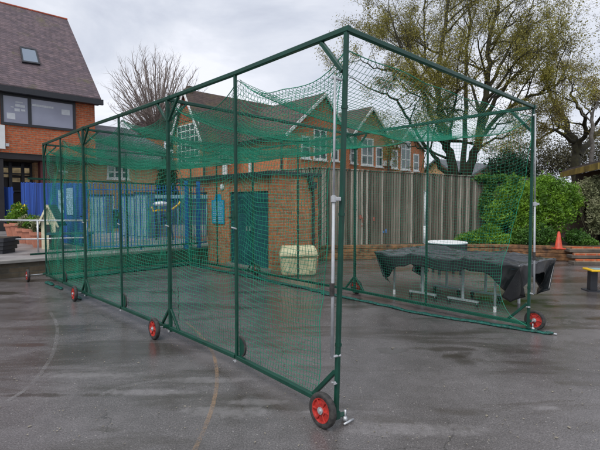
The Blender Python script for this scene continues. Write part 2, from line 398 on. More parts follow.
# raised planting bed at the back right
def bedline(x): # sleeper front line
    return gnd(x, 259.5 if x < 500 else 259.5+(x-500)*.035)
B0 = gnd(318, 260)[:2]; B1 = gnd(490, 258.2)[:2]; B2 = gnd(640, 264)[:2]
BZ = .44
bp = [B0, B1, B2, np.array([30., 16.]), np.array([30., 26.]), np.array([2., 26.]), np.array([.2, 14.6])]
t_ = MB(); n = len(bp)
off = np.array([0,.14])
bp2 = [bp[0]+off, bp[1]+off, bp[2]+off]+bp[3:]
t_.add([loc3(p,0) for p in bp2]+[loc3(p,BZ-.05) for p in bp2], [tuple(range(n,2*n))]+[(i,(i+1)%n,n+(i+1)%n,n+i) for i in range(n)])
tag(t_.build('planting_bed', M['soil']), kind='structure')
w = thing('sleeper_wall', 'long low wall of brown timber sleepers edging the planting bed', 'wall', loc3(B0))
for k in range(4):
    mb = MB(); z0 = k*.11; 
    for (a, b_) in ((B0,B1),(B1,B2)):
        seg = np.linalg.norm(b_-a); nseg = max(1, int(seg/2.3)); 
        for i in range(nseg):
            u0 = (i+ (.25 if k%2 else 0)*(i>0))/nseg; u1 = (i+1+(.25 if k%2 else 0)*(i<nseg-1))/nseg
            p = a+(b_-a)*u0-B0; q = a+(b_-a)*(u1-.004)-B0
            dz = random.uniform(-.004,.004); dy = random.uniform(0,.02)
            mb.bar((p[0],p[1]+.08+dy,z0+.055+dz),(q[0],q[1]+.08+dy,z0+.055+dz),.15,.105)
    mb.build('sleeper_course', M['sleeper'], w)

# sleeper steps on the right
O = gnd(586, 265)[:2]
w = thing('garden_steps', 'grey timber steps with orange brick risers beside the sleeper wall', 'steps', loc3(O), R(-4))
for k in range(3):
    MB().box((-.32+k*.07,.0+k*.26,.0+k*.15),(1.6,.30+k*.26,.085+k*.15)).build('tread', M['sleepergrey'], w, bevel=.008)
    MB().box((-.24+k*.07,.04+k*.26,.085+k*.15),(1.55,.12+k*.26,.15+k*.15)).build('riser', M['brickred'], w)

# painted lines
def strip(name, pts, wid, mat, z=.004):
    P = [gnd(x, y)[:2] for x, y in pts]
    # smooth
    Q = []
    for i in range(len(P)-1):
        p0 = P[max(i-1,0)]; p1 = P[i]; p2 = P[i+1]; p3 = P[min(i+2,len(P)-1)]
        for t in np.linspace(0,1,8,endpoint=False):
            Q.append(.5*((2*p1)+(-p0+p2)*t+(2*p0-5*p1+4*p2-p3)*t*t+(-p0+3*p1-3*p2+p3)*t**3))
    Q.append(P[-1]); mb = MB(); vs = []
    for i, q in enumerate(Q):
        d = Q[min(i+1,len(Q)-1)]-Q[max(i-1,0)]; d /= (np.linalg.norm(d)+1e-9); nn = np.array([-d[1], d[0]])*wid/2
        vs += [loc3(q+nn, z), loc3(q-nn, z)]
    mb.add(vs, [(2*i, 2*i+1, 2*i+3, 2*i+2) for i in range(len(Q)-1)])
    return tag(mb.build(name, mat), kind='structure')
strip('court_marking', [(186,322),(200,335),(213,354),(217,378),(213,405),(203,432),(190,460)], .036, M['lineY'])
strip('court_marking', [(50,312),(57,326),(54,350),(42,372),(25,390),(6,402)], .042, M['lineW'], .0045)
strip('court_marking', [(98,396),(128,386),(160,381)], .06, M['lineW'], .0048)

# ------------------------------------------------------------------ the cricket cage
Ypos = [3.40,4.53,5.60,6.70,7.80,8.87,9.90]
Xpos = [.31,-.644,-1.63,-2.673,-3.735,-4.69,-5.61]
PP = [np.array([x, y]) for x, y in zip(Xpos, Ypos)]
Fpx = [531,427,355,298,253,217,191]; FY = [5.92,7.08,8.25,9.4,10.55,11.65,12.7]
FP = [np.array([(x-300)/F*y, y]) for x, y in zip(Fpx, FY)]
ZR = 2.99; ZB = .135; FD = -.035
cage = thing('cricket_cage', 'tall green metal practice cage on red wheels hung with green netting', 'sports cage', loc3(PP[0]))
CO = np.array([PP[0][0], PP[0][1], 0.])
def V(p, z): return (p[0]-CO[0], p[1]-CO[1], z)
def cpart(mb, name, mat, parent=cage, **k): return mb.build(name, mat, parent, **k)
topP = [PP[0]+np.array([.035,0])]+[p+np.array([0.,0.]) for p in PP[1:]]
botP = [PP[0]+np.array([-.03,0])]+[p.copy() for p in PP[1:]]
def lean(side, i, z):
    if side == 'P': a, b_ = botP[i], topP[i]
    else: a = b_ = FP[i]
    return a+(b_-a)*(z/3.0)
for side, Q in (('P', PP), ('F', FP)):
    dz = FD if side == 'F' else 0
    for i in range(7):
        main = i in (0,2,4,6); wd = (.034 if i in (0,6) else .040) if main else .029
        mb = MB(); mb.bar(V(lean(side,i,0), .09+dz if main else ZB+dz-.02), V(lean(side,i,3), ZR+dz-.0215), wd)
        if main:   # joining sleeves and a cap
            for z in (1.62, 2.42, .62): mb.bar(V(lean(side,i,z), z-.012+dz), V(lean(side,i,z), z+.012+dz), wd+.008)
        cpart(mb, 'post', M['green'])
    # rails, one per bay, butted
    for i in range(6):
        a, b_ = (topP if side == 'P' else FP)[i], (topP if side == 'P' else FP)[i+1]
        d = (b_-a)/np.linalg.norm(b_-a)
        mb = MB(); mb.bar(V(a-d*.03*(i==0), ZR+dz), V(b_-d*.002, ZR+dz), .042)
        if i % 2 == 1: 
            q = b_-d*.09; mb.bar(V(q, ZR+dz), V(q+d*.05, ZR+dz), .052)
        cpart(mb, 'top_rail', M['green'])
        a, b_ = (botP if side == 'P' else FP)[i], (botP if side == 'P' else FP)[i+1]
        sag = 0
        st = .20 if (i == 0) else 0
        mb = MB(); mb.bar(V(a+d*(.25 if i == 0 and side == 'P' else .022), ZB+dz), V(b_-d*.022, ZB+dz), .042)
        cpart(mb, 'bottom_rail', M['green'])
    # corner and Y braces
    for i in (0,2,4,6):
        for sgn in (1,-1):
            j = i+sgn
            if j < 0 or j > 6: continue
            d = (Q[j]-Q[i])/np.linalg.norm(Q[j]-Q[i])
            tl_ = .27 if i else .27; th = .27 if i else .30
            tw = .030 if i else .034
            A = lean(side,i,3); 
            cpart(MB().bar(V(A+d*tl_, ZR+dz-.028), V(lean(side,i,2.7)+d*.028, ZR+dz-th), tw), 'brace', M['green'])
            A = lean(side,i,.3)
            cpart(MB().bar(V(A+d*(.22 if i else .27), ZB+dz+.015), V(A+d*.022, ZB+dz+(.24 if i else .27)), tw), 'brace', M['green'])
# cross beams
for i in (0,2,4,6):
    a = topP[i]; b_ = FP[i]; d = (b_-a)/np.linalg.norm(b_-a); e = .023
    zz = -.012 if i in (2,4) else 0
    cpart(MB().bar(V(a+d*e, ZR+zz), V(b_-d*e, ZR+FD+zz), .040), 'cross_beam', M['green'])
    if i in (2,4,6):
        cpart(MB().bar(V(a+d*.26, ZR-.03), V(a+d*.03, ZR-.26), .03), 'brace', M['green'])
        cpart(MB().bar(V(b_-d*.26, ZR-.06), V(b_-d*.03, ZR-.30), .03), 'brace', M['green'])
# end frame rails
a = PP[6]; b_ = FP[6]; d = (b_-a)/np.linalg.norm(b_-a)
nrm = np.array([d[1], -d[0]])
for z, w_ in ((2.24,.04), (.60,.04), (ZB,.05)):
    e0 = -.30 if z > .3 else .03; e1 = .25 if z > .3 else -.03
    o_ = -nrm*.055 if z > .3 else nrm*0
    cpart(MB().bar(V(a+d*e0+o_, z), V(b_+d*e1+o_, z+FD), w_), 'end_rail', M['green'])
cpart(MB().bar(V((a+b_)/2-nrm*.0, ZB+.0), V((a+b_)/2, ZR-.05), .034), 'end_post', M['green'])

# wheels
def make_wheel(r=.134, wd=.055):
    rim = MB()
    rim.lathe([(.028,-.022),(r*.30,-.02),(r*.30,-.012),(r*.60,-.008),(r*.64,-.022),(r*.70,-.024),(r*.70,.024),(r*.64,.022),(r*.6,.008),(r*.3,.012),(r*.3,.02),(.028,.022)], 36, 'y')
    for k in range(6):
        t = 2*math.pi*k/6; c, s = math.cos(t), math.sin(t)
        for sg in (-1,1):
            rim.bar((c*.03, sg*.014, s*.03), (c*r*.66, sg*.017, s*r*.66), .012, .014, up=(0,1,0))
    R_ = rim.build('wheel', M['red'], cage, smooth=False)
    ty = MB(); h = wd/2
    ty.lathe([(r*.69,-h*.75),(r*.78,-h*.95),(r*.90,-h),(r*.975,-h*.72),(r,-h*.35),(r,h*.35),(r*.975,h*.72),(r*.90,h),(r*.78,h*.95),(r*.69,h*.75),(r*.69,-h*.75)], 44, 'y')
    ty.build('tyre', M['black'], R_, smooth=True)
    hb = MB(); hb.lathe([(0,-.040),(.012,-.040),(.014,-.03),(.027,-.030),(.027,.030),(.014,.03),(.012,.040),(0,.040)], 20, 'y')
    hb.build('hub', M['galv'], R_)
    return R_
proto = make_wheel(); first = True
def put_wheel(p, z, tilt=0, sc_=1.0, turn=0):
    global first
    o = proto if first else copy_tree(proto, cage); first = False
    o.location = V(p, z); o.rotation_euler = (R(tilt), 0, ANG-math.pi/2+R(turn)); o.scale = (sc_,)*3
def axle(p, q, z):
    mb = MB(); mb.tube([V(p,z), V(q,z)], .011, 10)
    cpart(mb, 'axle', M['galv'])
for i in (0,2,4,6):
    p = botP[i]+LU*(.035 if i == 0 else .12)-CU*(.115 if i == 0 else .16 if i < 6 else .34)
    put_wheel(p, .134, random.uniform(-3,3), 1, -2)
    q = p+CU*(.125 if i < 6 else .3)
    axle(p, q, .134)
    cpart(MB().bar(V(q, .134), V(botP[i]+LU*.0, .17), .03, .04), 'axle_bracket', M['green'])
    p = FP[i]+LU*(-.03 if i == 0 else .10)+CU*(.14 if i == 0 else .17)
    put_wheel(p, .134, random.uniform(-3,3))
    q = p-CU*.13
    axle(p, q, .135)
    cpart(MB().bar(V(q, .135), V(FP[i], .16), .03, .04), 'axle_bracket', M['green'])
# half-round rubber edged guards beside the intermediate posts
for i in (1,3,5):
    p = PP[i]; r0 = .094; n = 14; zc = .245
    ts = np.linspace(-math.pi/2, math.pi/2, n)
    for (ra, rb, th, nm, mt) in ((0, r0, .012, 'guard_plate', 'green'), (r0, r0+.014, .018, 'rubber_edge', 'black')):
        mb = MB(); vs = []
        for sg in (-1,1):
            for t in ts: vs.append((.022+rb*math.cos(t)*.98, sg*th/2, rb*math.sin(t)))
            for t in ts[::-1]: vs.append((.022+ra*math.cos(t)*.98, sg*th/2, ra*math.sin(t)))
        k = 2*n
        fs = [(j, j+1, k-2-j, k-1-j) for j in range(n-1)]+[tuple(q+k for q in (k-1-j, k-2-j, j+1, j)) for j in range(n-1)]+[(j, k+j, k+(j+1)%k, (j+1)%k) for j in range(k)]
        mb.add(vs, fs)
        if nm == 'guard_plate': o = mb.build(nm, M[mt], cage); o.location = V(p+CU*.02, zc); o.rotation_euler = (0,0,ANG-math.pi/2)
        else: mb.build(nm, M[mt], o)
# feet brackets with galvanised castors at the two open corners
for (Q, sx) in ((botP[0], 1), (FP[0], 1)):
    b0 = Q
    mb = MB(); mb.bar(V(b0,.10), V(b0,.045), .05); mb.bar(V(b0+CU*.0,.055), V(b0+CU*.085-LU*.0,.055), .045,.012)
    mb.bar(V(b0+CU*.085,.06), V(b0+CU*.085,.028), .03,.04)
    cpart(mb, 'foot_bracket', M['green'])
    mb = MB(); mb.tube([V(b0+CU*.05-LU*.05,.034), V(b0+CU*.11+LU*.02,.034)], .018, 14); mb.tube([V(b0+CU*.07-LU*.03,.03), V(b0+CU*.07-LU*.03,.10)], .009, 10)
    mb.tube([V(b0+CU*.02-LU*.06,.012), V(b0+CU*.13-LU*.06,.016)], .009, 10)
    cpart(mb, 'foot_clamp', M['galv'], smooth=True)
# galvanised bolts at the brace feet and rail joints
for (Q, i) in ((botP,0),(FP,0),(PP,2),(PP,1),(PP,3),(PP,4)):
    mb = MB(); o_ = -CU*.03; zz = .33 if i == 0 else .10
    mb.tube([V(Q[i]+o_+LU*.02, zz), V(Q[i]+o_-LU*.03, zz+.005)], .006, 10); mb.tube([V(Q[i]+o_-LU*.01, zz-.008), V(Q[i]+o_-LU*.01, zz+.014)], .010, 10)
    cpart(mb, 'bolt', M['galv'])
# lock boxes and catches on posts
for (Q, i, z, m_) in ((PP,1,1.58,'green'), (PP,2,1.55,'green'), (PP,3,1.52,'green'), (PP,4,1.5,'green')):
    mb = MB(); p = Q[i]+LU*.036
    mb.bar(V(p, z-.05), V(p, z+.05), .03, .035)
    mb.bar(V(p-CU*.03, z-.02), V(p-CU*.06, z-.02), .02)
    cpart(mb, 'catch_box', M[m_])
    cpart(MB().tube([V(p-CU*.03, z-.12), V(p-CU*.03-LU*.08, z-.13)], .008, 8), 'catch_bolt', M['galv'])

# pale telescopic props beside the open corner posts and the second bay
def prop(x, ytop, ysl, ybot, D, band, xb=None, post=None, sc_=1., mat='poleW'):
    xb = xb or x
    A = at(x, ytop, D); S = at(x+(xb-x)*.45, ysl, D); B = at(xb, ybot, D)
    A -= CO; S -= CO; B -= CO
    mb = MB(); mb.tube([A, S], .009*sc_, 14); mb.tube([S, B], .0125*sc_, 16)
    o = cpart(mb, 'prop_pole', M[mat], smooth=True)
    # collar and clamp joints
    mb = MB(); mb.lathe([(.0,-.03),(.022,-.022),(.022,.022),(.0,.03)], 18, 'z', tuple(S))
    mb.bar(tuple(S+np.array([.0,0,0])), tuple(S+np.array([.05,0.01,0])), .04,.03)
    mb.build('collar', M['poleW'], o)
    if band:
        z0 = at(xb, band[0], D)-CO; z1 = at(xb, band[1], D)-CO
        MB().tube([z0, z1], .019, 16).build('black_band', M['black'], o)
    mb = MB(); q = post-CO[:2]
    mb.tube([A+np.array([-.02,0,-.01]), (q[0], q[1], A[2]-.02)], .011, 12); mb.build('pole_clamp', M['galv'], o)
    MB().tube([B+np.array([-.01,0,.0]), (q[0], q[1], B[2]+.0)], .011, 12).build('pole_clamp', M['galv'], o)
prop(335, 76, 199, 357, 3.36, (283,296), 332, PP[0])
prop(535.5, 114, 204, 294, 5.86, (252,260), 534, FP[0])
prop(425, 191, 226, 243, 7.45, None, 424.5, FP[1], sc_=1.9, mat='white')

# --------------- netting: real knotted cords
def cords(name, G, rad, mat, parent, bot_rope=False):
    """G: (a,b,3) node grid -> cord prisms along every grid edge"""
    a, b_, _ = G.shape
    E0 = np.concatenate([G[:-1].reshape(-1,3), G[:,:-1].reshape(-1,3)]); E1 = np.concatenate([G[1:].reshape(-1,3), G[:,1:].reshape(-1,3)])
    d = E1-E0; ln = np.linalg.norm(d, axis=1); k = ln > 1e-5; E0, E1, d = E0[k], E1[k], d[k]/ln[k][:,None]
    ref = np.tile([.31,.27,.91], (len(d),1)); bad = np.abs((d*ref).sum(1)) > .9; ref[bad] = [.9,.3,.1]
    A = np.cross(d, ref); A /= np.linalg.norm(A, axis=1)[:,None]; B = np.cross(d, A)
    vs = []
    for E in (E0, E1):
        for t in (0, 2*math.pi/3, 4*math.pi/3):
            vs.append(E+rad*(A*math.cos(t)+B*math.sin(t)))
    Vv = np.stack(vs, 1).reshape(-1,3); n = len(E0)
    base = (np.arange(n)*6)[:,None]
    q = np.concatenate([base+np.array([[0,1,4,3]]), base+np.array([[1,2,5,4]]), base+np.array([[2,0,3,5]])], 1).reshape(-1,4)
    me = bpy.data.meshes.new(name)
    me.vertices.add(len(Vv)); me.vertices.foreach_set('co', Vv.ravel().astype(np.float32))
    me.loops.add(q.size); me.loops.foreach_set('vertex_index', q.ravel().astype(np.int32))
    me.polygons.add(len(q)); me.polygons.foreach_set('loop_start', (np.arange(len(q))*4).astype(np.int32))
    me.update(calc_edges=True); me.validate(); me.materials.append(mat)
    o = bpy.data.objects.new(name, me); col.objects.link(o); o.parent = parent
    return o
def line(Q, s):     # s in 0..6 along posts
    i = min(5, int(s)); t = s-i; return Q[i]*(1-t)+Q[i+1]*t
def scallop(s, dep=.22):
    """top edge of nets: tied up at every post, hanging between"""
    t = s-math.floor(s)
    if s >= 6: t = 0
    c = 1-(abs(2*t-1))**3.0
    return dep*c
def smooth_noise(a, b_, sc_, amp, seed):
    out = np.zeros((a, b_))
    for i in range(a):
        for j in range(b_):
            out[i,j] = noise.noise(Vector((i*sc_, j*sc_, seed)))*amp
    return out
CELL = .047
nL = int(8.9/CELL)
nH = int(2.85/CELL)
def ztop(s, side):
    dep = [.25,.24,.22,.22,.21,.2][min(5, int(s))]
    z = 2.955-scallop(s, dep)
    if s < .5: z -= .10*(1-s/.5)
    return z+(FD if side == 'F' else 0)
def sidenet(Q, side, sg):
    G = np.zeros((nL+1, nH+1, 3)); nz = smooth_noise(nL+1, nH+1, .09, .09, 3.3 if side == 'P' else 9.1)
    nz2 = smooth_noise(nL+1, nH+1, .35, .022, 13.3 if side == 'P' else 19.1)
    nz3 = smooth_noise(nL+1, nH+1, .16, .03, 33.3 if side == 'P' else 39.1)
    for i in range(nL+1):
        s = 6*i/nL; zt = ztop(s, side)
        for j in range(nH+1):
            t = j/nH; z = .085+(zt-.085)*t
            # open edge curves inwards near the first post
            pull = ((.31*(1-t)**.75+.04*math.sin(math.pi*t)) if side == 'P' else 1.25*t**.5*(1-t)**2.3)*math.exp(-s*1.5)
            s2 = s+pull/1.48
            if s2 > 6: s2 = 6
            p = line(Q, s2)+CU*sg*(.045+(nz[i,j]+nz2[i,j]+.03)*math.sin(math.pi*t)**.5*1.0)
            G[i,j] = (p[0]-CO[0]+nz3[i,j]*LU[0], p[1]-CO[1]+nz3[i,j]*LU[1], z+nz3[i,j]*.8*math.sin(math.pi*t))
    return G
GP = sidenet(PP, 'P', 1); GF = sidenet(FP, 'F', -1)
cords('side_net', GP, .0021, M['net'], cage)
cords('side_net', GF, .0016, M['net'], cage)
for G in (GP, GF):      # edge cords
    mb = MB(); mb.tube([tuple(p) for p in G[:, -1][::2]], .0036, 6); mb.tube([tuple(p) for p in G[0][::2]], .0036, 6)
    cpart(mb, 'edge_cord', M['net'])
# roof net
nW = int(3.75/CELL)
G = np.zeros((nL+1, nW+1, 3)); nz = smooth_noise(nL+1, nW+1, .08, .045, 5.5)
for i in range(nL+1):
    s = 6*i/nL
    for j in range(nW+1):
        t = j/nW; p = line(PP, s)*(1-t)+line(FP, s)*t
        p = p+CU*(.045*(1-2*t))
        ze = GP[i,-1,2]*(1-t)+GF[i,-1,2]*t
        fr = s-math.floor(s) if s < 6 else 0
        # carried by the cross beams at 0, 2, 4, 6
        u = (s % 2)/2 if s < 6 else 0
        bel = .09+.10*math.sin(math.pi*u)**.8
        front = .05*math.exp(-s*2)
        z = ze-bel*math.sin(math.pi*t)**.75+nz[i,j]*math.sin(math.pi*t)**.6
        if s < .6: z += .05*(1-s/.6)*math.sin(math.pi*t)**.7
        G[i,j] = (p[0]-CO[0], p[1]-CO[1], z)
cords('roof_net', G, .0021, M['net'], cage)
# slack folds: the roof sheet is wider than the cage and lies doubled
Gb = G.copy(); nzb = smooth_noise(nL+1, nW+1, .10, .06, 25.5); nzc = smooth_noise(nL+1, nW+1, .15, .10, 45.5)
for j in range(nW+1):
    e = math.sin(math.pi*j/nW)**.5
    Gb[:,j,2] -= (.03+abs(nzb[:,j]))*e+.01; Gb[:,j,0] += nzc[:,j]*e+.02; Gb[:,j,1] += nzb[:,j]*e*.7
k0 = int(nL*.30)
cords('roof_net_fold', Gb[k0:], .0024, M['net'], cage)
mb = MB(); mb.tube([tuple(p) for p in G[0][::2]], .004, 6); cpart(mb, 'edge_cord', M['net'])
# end net, with extra gathered at the bottom
nE = int(3.75/CELL)
G = np.zeros((nE+1, nH+1, 3)); nz = smooth_noise(nE+1, nH+1, .10, .12, 7.5)
for i in range(nE+1):
    t = i/nE; p0 = PP[6]*(1-t)+FP[6]*t
    for j in range(nH+1):
        h = j/nH; p = p0-LU*(.06+(nz[i,j]+.05)*math.sin(math.pi*h)**.5)
        G[i,j] = (p[0]-CO[0], p[1]-CO[1], .06+(2.90-.12*math.sin(math.pi*t)-.06)*h+FD*t)
cords('end_net', G, .0013, M['net'], cage)
G2 = G.copy(); G2[:,:,0] += -LU[0]*.12; G2[:,:,1] += -LU[1]*.12
k = int(nH*.30); G3 = G2[:, :k+1].copy(); G3[:,:,0] += nz[:, :k+1]*.8+CELL*.4; G3[:,:,2] *= .9
cords('end_net_skirt', G3, .0021, M['net'], cage)
G4 = G3.copy(); G4[:,:,0] += -LU[0]*.07+.02; G4[:,:,1] += -LU[1]*.07; G4[:,:,2] = G4[:,:,2]*.95+.012
cords('end_net_skirt', G4, .0021, M['net'], cage)

# gathered netting lying on the ground along the sides
def bundle(pts, w0, h0, seed, parent=cage):
    mb = MB(); n = 10; vs = []; K = len(pts)
    for i, p in enumerate(pts):
        d = pts[min(i+1,K-1)]-pts[max(i-1,0)]; d /= np.linalg.norm(d); nn = np.array([-d[1], d[0]])
        wv = w0*(1+.45*noise.noise(Vector((i*.25, seed, 0)))); hv = h0*(1+.5*noise.noise(Vector((i*.33, seed, 4)))); e = min(1, i/4, (K-1-i)/3)**.5 if 0 < i < K-1 else .05
        for j in range(n):
            t = math.pi*2*j/n; r = 1+.25*noise.noise(Vector((i*.5, j*1.3, seed)))
            q = p+nn*math.cos(t)*wv*r*e+nn*.03*noise.noise(Vector((i*.15, 7, seed)))
            vs.append((q[0]-CO[0], q[1]-CO[1], max(.004, hv*.8+math.sin(t)*hv*r*e)))
    fs = [(i*n+j, i*n+(j+1)%n, (i+1)*n+(j+1)%n, (i+1)*n+j) for i in range(K-1) for j in range(n)]
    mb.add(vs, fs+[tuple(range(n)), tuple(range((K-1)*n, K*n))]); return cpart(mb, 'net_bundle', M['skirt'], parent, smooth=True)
gp = [(556,335),(528,331.5),(470,322),(430,316),(400,310),(370,303),(340,297),(318,294)]
pts = [gnd(x,y)[:2] for x,y in gp]; dense = []
for i in range(len(pts)-1):
    for t in np.linspace(0,1,10,endpoint=False): dense.append(pts[i]*(1-t)+pts[i+1]*t)
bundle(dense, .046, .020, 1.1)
cpart(MB().tube([V(gnd(545,333.5)[:2],.02), V(gnd(557,335.5)[:2],.015)], .012, 10), 'pole_tip', M['galv'])
d_ = []
for s in np.linspace(2.1, 5.9, 60): d_.append(line(FP, s)-CU*(.30-.03*s))
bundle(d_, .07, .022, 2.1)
d_ = [line(PP, s)-CU*.012 for s in np.linspace(.85, 2.0, 50)]

for (s0, s1, o_, sd) in ((4.95,5.35,.05,4.4), (5.4,5.8,.07,5.4), (4.1,4.4,.05,6.4)):
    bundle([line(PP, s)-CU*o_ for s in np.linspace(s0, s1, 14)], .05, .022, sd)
d_ = [PP[6]*(1-t)+FP[6]*t-LU*(.16) for t in np.linspace(.02,.98,50)]
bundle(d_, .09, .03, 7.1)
# chain hanging beside the third post
mb = MB(); p = line(PP, 1.93)+CU*.06
mb.tube([V(p+LU*.014*math.sin(k*1.1), .66-k*.02) for k in range(22)], .004, 6); cpart(mb, 'hook_chain', M['black'])
# lower inside rope from the first far post (loose end of net)
# ------------------------------------------------------------------ windows helper
def window(parent, x0, x1, z0, z1, y=0., nx=1, nz=2, fw=.06, frame='white', glass='glass', side='y', name='window', sill=False, hbars=None):
    """frame mesh with its pane as sub-part; side 'y': in plane y, side 'x': in plane x=y-arg"""
    fr = MB(); pr = .03
    def bx(m, a0, a1, b0, b1, d0, d1):
        if side == 'y': m.box((a0, y-d1, b0), (a1, y-d0, b1))
        else: m.box((y-d1, a0, b0), (y-d0, a1, b1))
    bx(fr, x0, x1, z0, z0+fw, .002, pr); bx(fr, x0, x1, z1-fw, z1, .002, pr)
    bx(fr, x0, x0+fw, z0+fw, z1-fw, .002, pr); bx(fr, x1-fw, x1, z0+fw, z1-fw, .002, pr)
    for i in range(1, nx):
        c = x0+(x1-x0)*i/nx; bx(fr, c-fw*.5, c+fw*.5, z0+fw, z1-fw, .002, pr-.004)
    hb = hbars if hbars is not None else [i/nz for i in range(1, nz)]
    for f_ in hb:
        c = z0+(z1-z0)*f_; bx(fr, x0+fw, x1-fw, c-fw*.4, c+fw*.4, .002, pr-.008)
    if sill: bx(fr, x0-.05, x1+.05, z0-.07, z0, .002, .09)
    f_ = fr.build(name, M[frame], parent)
    pn = MB(); bx(pn, x0+.01, x1-.01, z0+.01, z1-.01, .001, .010); pn.build('pane', M[glass], f_)
    return f_

# ------------------------------------------------------------------ brick outbuilding with teal doors
K = np.array([-.695,11.17])
ob = thing('brick_outbuilding', 'small flat-roofed brick store with teal double doors behind the cage', 'outbuilding', loc3(K), ANG)
LB = hit2(179.5, 200, K)[0]; LP = hit2(207.5, 200, K)[0]; WB = 1.62; HB = 2.42
d0, _ = hit2(269, 230, K); d1, _ = hit2(229.5, 230, K)
_, zt = hit2(250, 193, K)
# walls in pieces round the door opening
zt = 2.02
mb = MB(); mb.box((0,0,0),(WB,.16,HB)); mb.box((0,.16,0),(.16,d0,HB)); mb.box((0,d0,zt),(.16,d1,HB)); mb.box((0,d1,0),(.16,LP,HB)); mb.box((WB-.16,.16,0),(WB,LB,HB)); mb.box((.16,LP-.16,0),(WB-.16,LP,HB)); mb.box((0,LP,HB-.38),(.16,LB,HB)); mb.box((.16,LB-.12,HB-.38),(WB-.16,LB,HB))
mb.build('wall', M['brickout'], ob)
MB().box((-.10,-.08,HB),(WB+.06,LB+.08,HB+.09)).build('roof', M['slategrey'], ob, bevel=.008)
for k_, (a, b_) in enumerate(((d0+.02,(d0+d1)/2-.006), ((d0+d1)/2+.006, d1-.02))):
    dr = MB(); dr.box((.035,a,.03),(.075,b_,zt-.02))
    for j in range(2):
        for q in range(5):
            dr.box((.020,a+.12,zt-.16-q*.035-j*.25),(.034,b_-.12,zt-.145-q*.035-j*.25))
    dr.box((.018,a+.05,.10),(.034,a+.07,zt-.1)); dr.box((.018,b_-.07,.10),(.034,b_-.05,zt-.1))
    D_ = dr.build('door', M['tealdoor'], ob)
    MB().box((-.01,(b_-.08 if k_ == 0 else a+.05),.98),(.017,(b_-.05 if k_ == 0 else a+.08),1.10)).build('handle', M['galv'], D_)
MB().box((-.04,d0-.1,0),(.03,d1+.1,.05)).build('threshold', M['concrete'], ob)
# lamp on the wall
y_, z_ = hit2(222.5, 187, K)
lp = MB(); lp.lathe([(0,.05),(.06,.045),(.09,.02),(.095,0)], 20, 'z'); o = lp.build('wall_lamp', M['white'], ob, smooth=True)
o.location = (-.01, y_, z_); o.rotation_euler = (0, -math.pi/2, 0)
# drainpipe and hopper on the side wall
x_, z_ = hit(311, 186, K)
mb = MB(); mb.box((x_-.10,-.13,z_-.07),(x_+.10,-.01,z_+.10)); mb.box((x_-.14,-.10,z_+.10),(x_-.0,-.01,z_+.28)); mb.tube([(x_,-.06,z_-.05),(x_+.03,-.06,z_-.28),(x_+.03,-.06,.05)], .038, 12)
mb.build('drainpipe', M['slategrey'], ob)
mb = MB(); mb.box((-.13, -.12, HB-.05), (-.06, LB, HB+.03)); mb.build('gutter', M['slategrey'], ob)
# blue notice board with a pitched top
ya, za = hit2(225, 224, K); yb, zb = hit2(213, 224, K); _, zc = hit2(219, 200, K); _, zd = hit2(219, 194, K)
mb = MB(); ym = (ya+yb)/2; q = (yb-ya)
pr = [(ya,za),(yb,za),(yb,zc),(ym+q*.28,zc),(ym+q*.18,zd),(ym-q*.18,zd),(ym-q*.28,zc),(ya,zc)]
mb.add([(-.035,a,b_) for a,b_ in pr]+[(-.012,a,b_) for a,b_ in pr], [tuple(range(7,-1,-1)), tuple(range(8,16))]+[(i,(i+1)%8,8+(i+1)%8,8+i) for i in range(8)])
ns = mb.build('notice_board', M['bluesign']); ns.location = loc3(K); ns.rotation_euler = (0,0,ANG)
tag(ns, 'bright blue notice board with small pale lettering on the brick store wall', 'sign')
tx = MB(); 
for r_ in range(11):
    z = za+.05+r_*(zc-za-.06)/11; c = ya+.05
    while c < yb-.06:
        w_ = random.uniform(.015,.05); tx.box((-.0385,c,z),(-.0360,min(yb-.04,c+w_),z+.016)); c += w_+.014
tx.build('lettering', M['white'], ns)

# ------------------------------------------------------------------ school building
Qc = np.array([-.69,24.0]); EV = 5.45
sch = thing('school_building', 'long red brick school with steep tiled gables and tall white windows', 'building', loc3(Qc), ANG)
mb = MB()
def gable(mb, x0, x1, ax, az, y0, y1, ez, z0=0):
    mb.add([(x0,y0,z0),(x1,y0,z0),(x1,y0,ez),(ax,y0,az),(x0,y0,ez),(x0,y1,z0),(x1,y1,z0),(x1,y1,ez),(ax,y1,az),(x0,y1,ez)],
           [(0,1,2,3,4),(9,8,7,6,5),(0,4,9,5),(1,6,7,2)])
gable(mb, 0, 5.0, 2.75, 7.82, 0, 7.5, EV)
gable(mb, 5.002, 9.75, 7.3, 7.75, .25, 7.5, EV)
gable(mb, 9.752, 13.2, 11.0, 6.75, 0, 7.5, EV)
mb.build('wall', M['brickschool'], sch)
def roof_slopes(name, x0, x1, ax, az, y0, y1, ez, mat, parent, ov=.22, th=.12, lb=True):
    mb = MB()
    for (xe, sg) in ((x0,-1),(x1,1)):
        sl = (az-ez)/abs(ax-xe); xo = xe+sg*ov; zo = ez-ov*sl
        a = [(xo,y0,zo),(ax,y0,az),(ax,y1,az),(xo,y1,zo)]
        nrm_ = Vector((sg*(az-ez),0,abs(ax-xe))).normalized()*th
        b_ = [(p[0]+nrm_.x, p[1], p[2]+nrm_.z) for p in a]
        # meet at ridge
        b_[1] = (ax, y0, az+th*1.25); b_[2] = (ax, y1, az+th*1.25)
        mb.add(a+b_, [(0,1,2,3),(7,6,5,4),(0,4,5,1),(1,5,6,2),(2,6,7,3),(3,7,4,0)])
    return mb.build(name, mat, parent)
roof_slopes('roof', 0, 5.0, 2.75, 7.82, -.18, 6.2, EV, M['roofold'], sch, .25)
roof_slopes('roof', 5.0, 9.75, 7.3, 7.75, .05, 6.2, EV, M['roofold'], sch, .0)
roof_slopes('roof', 9.75, 13.2, 11.0, 6.75, -.15, 6.2, EV, M['roofold'], sch, .0)
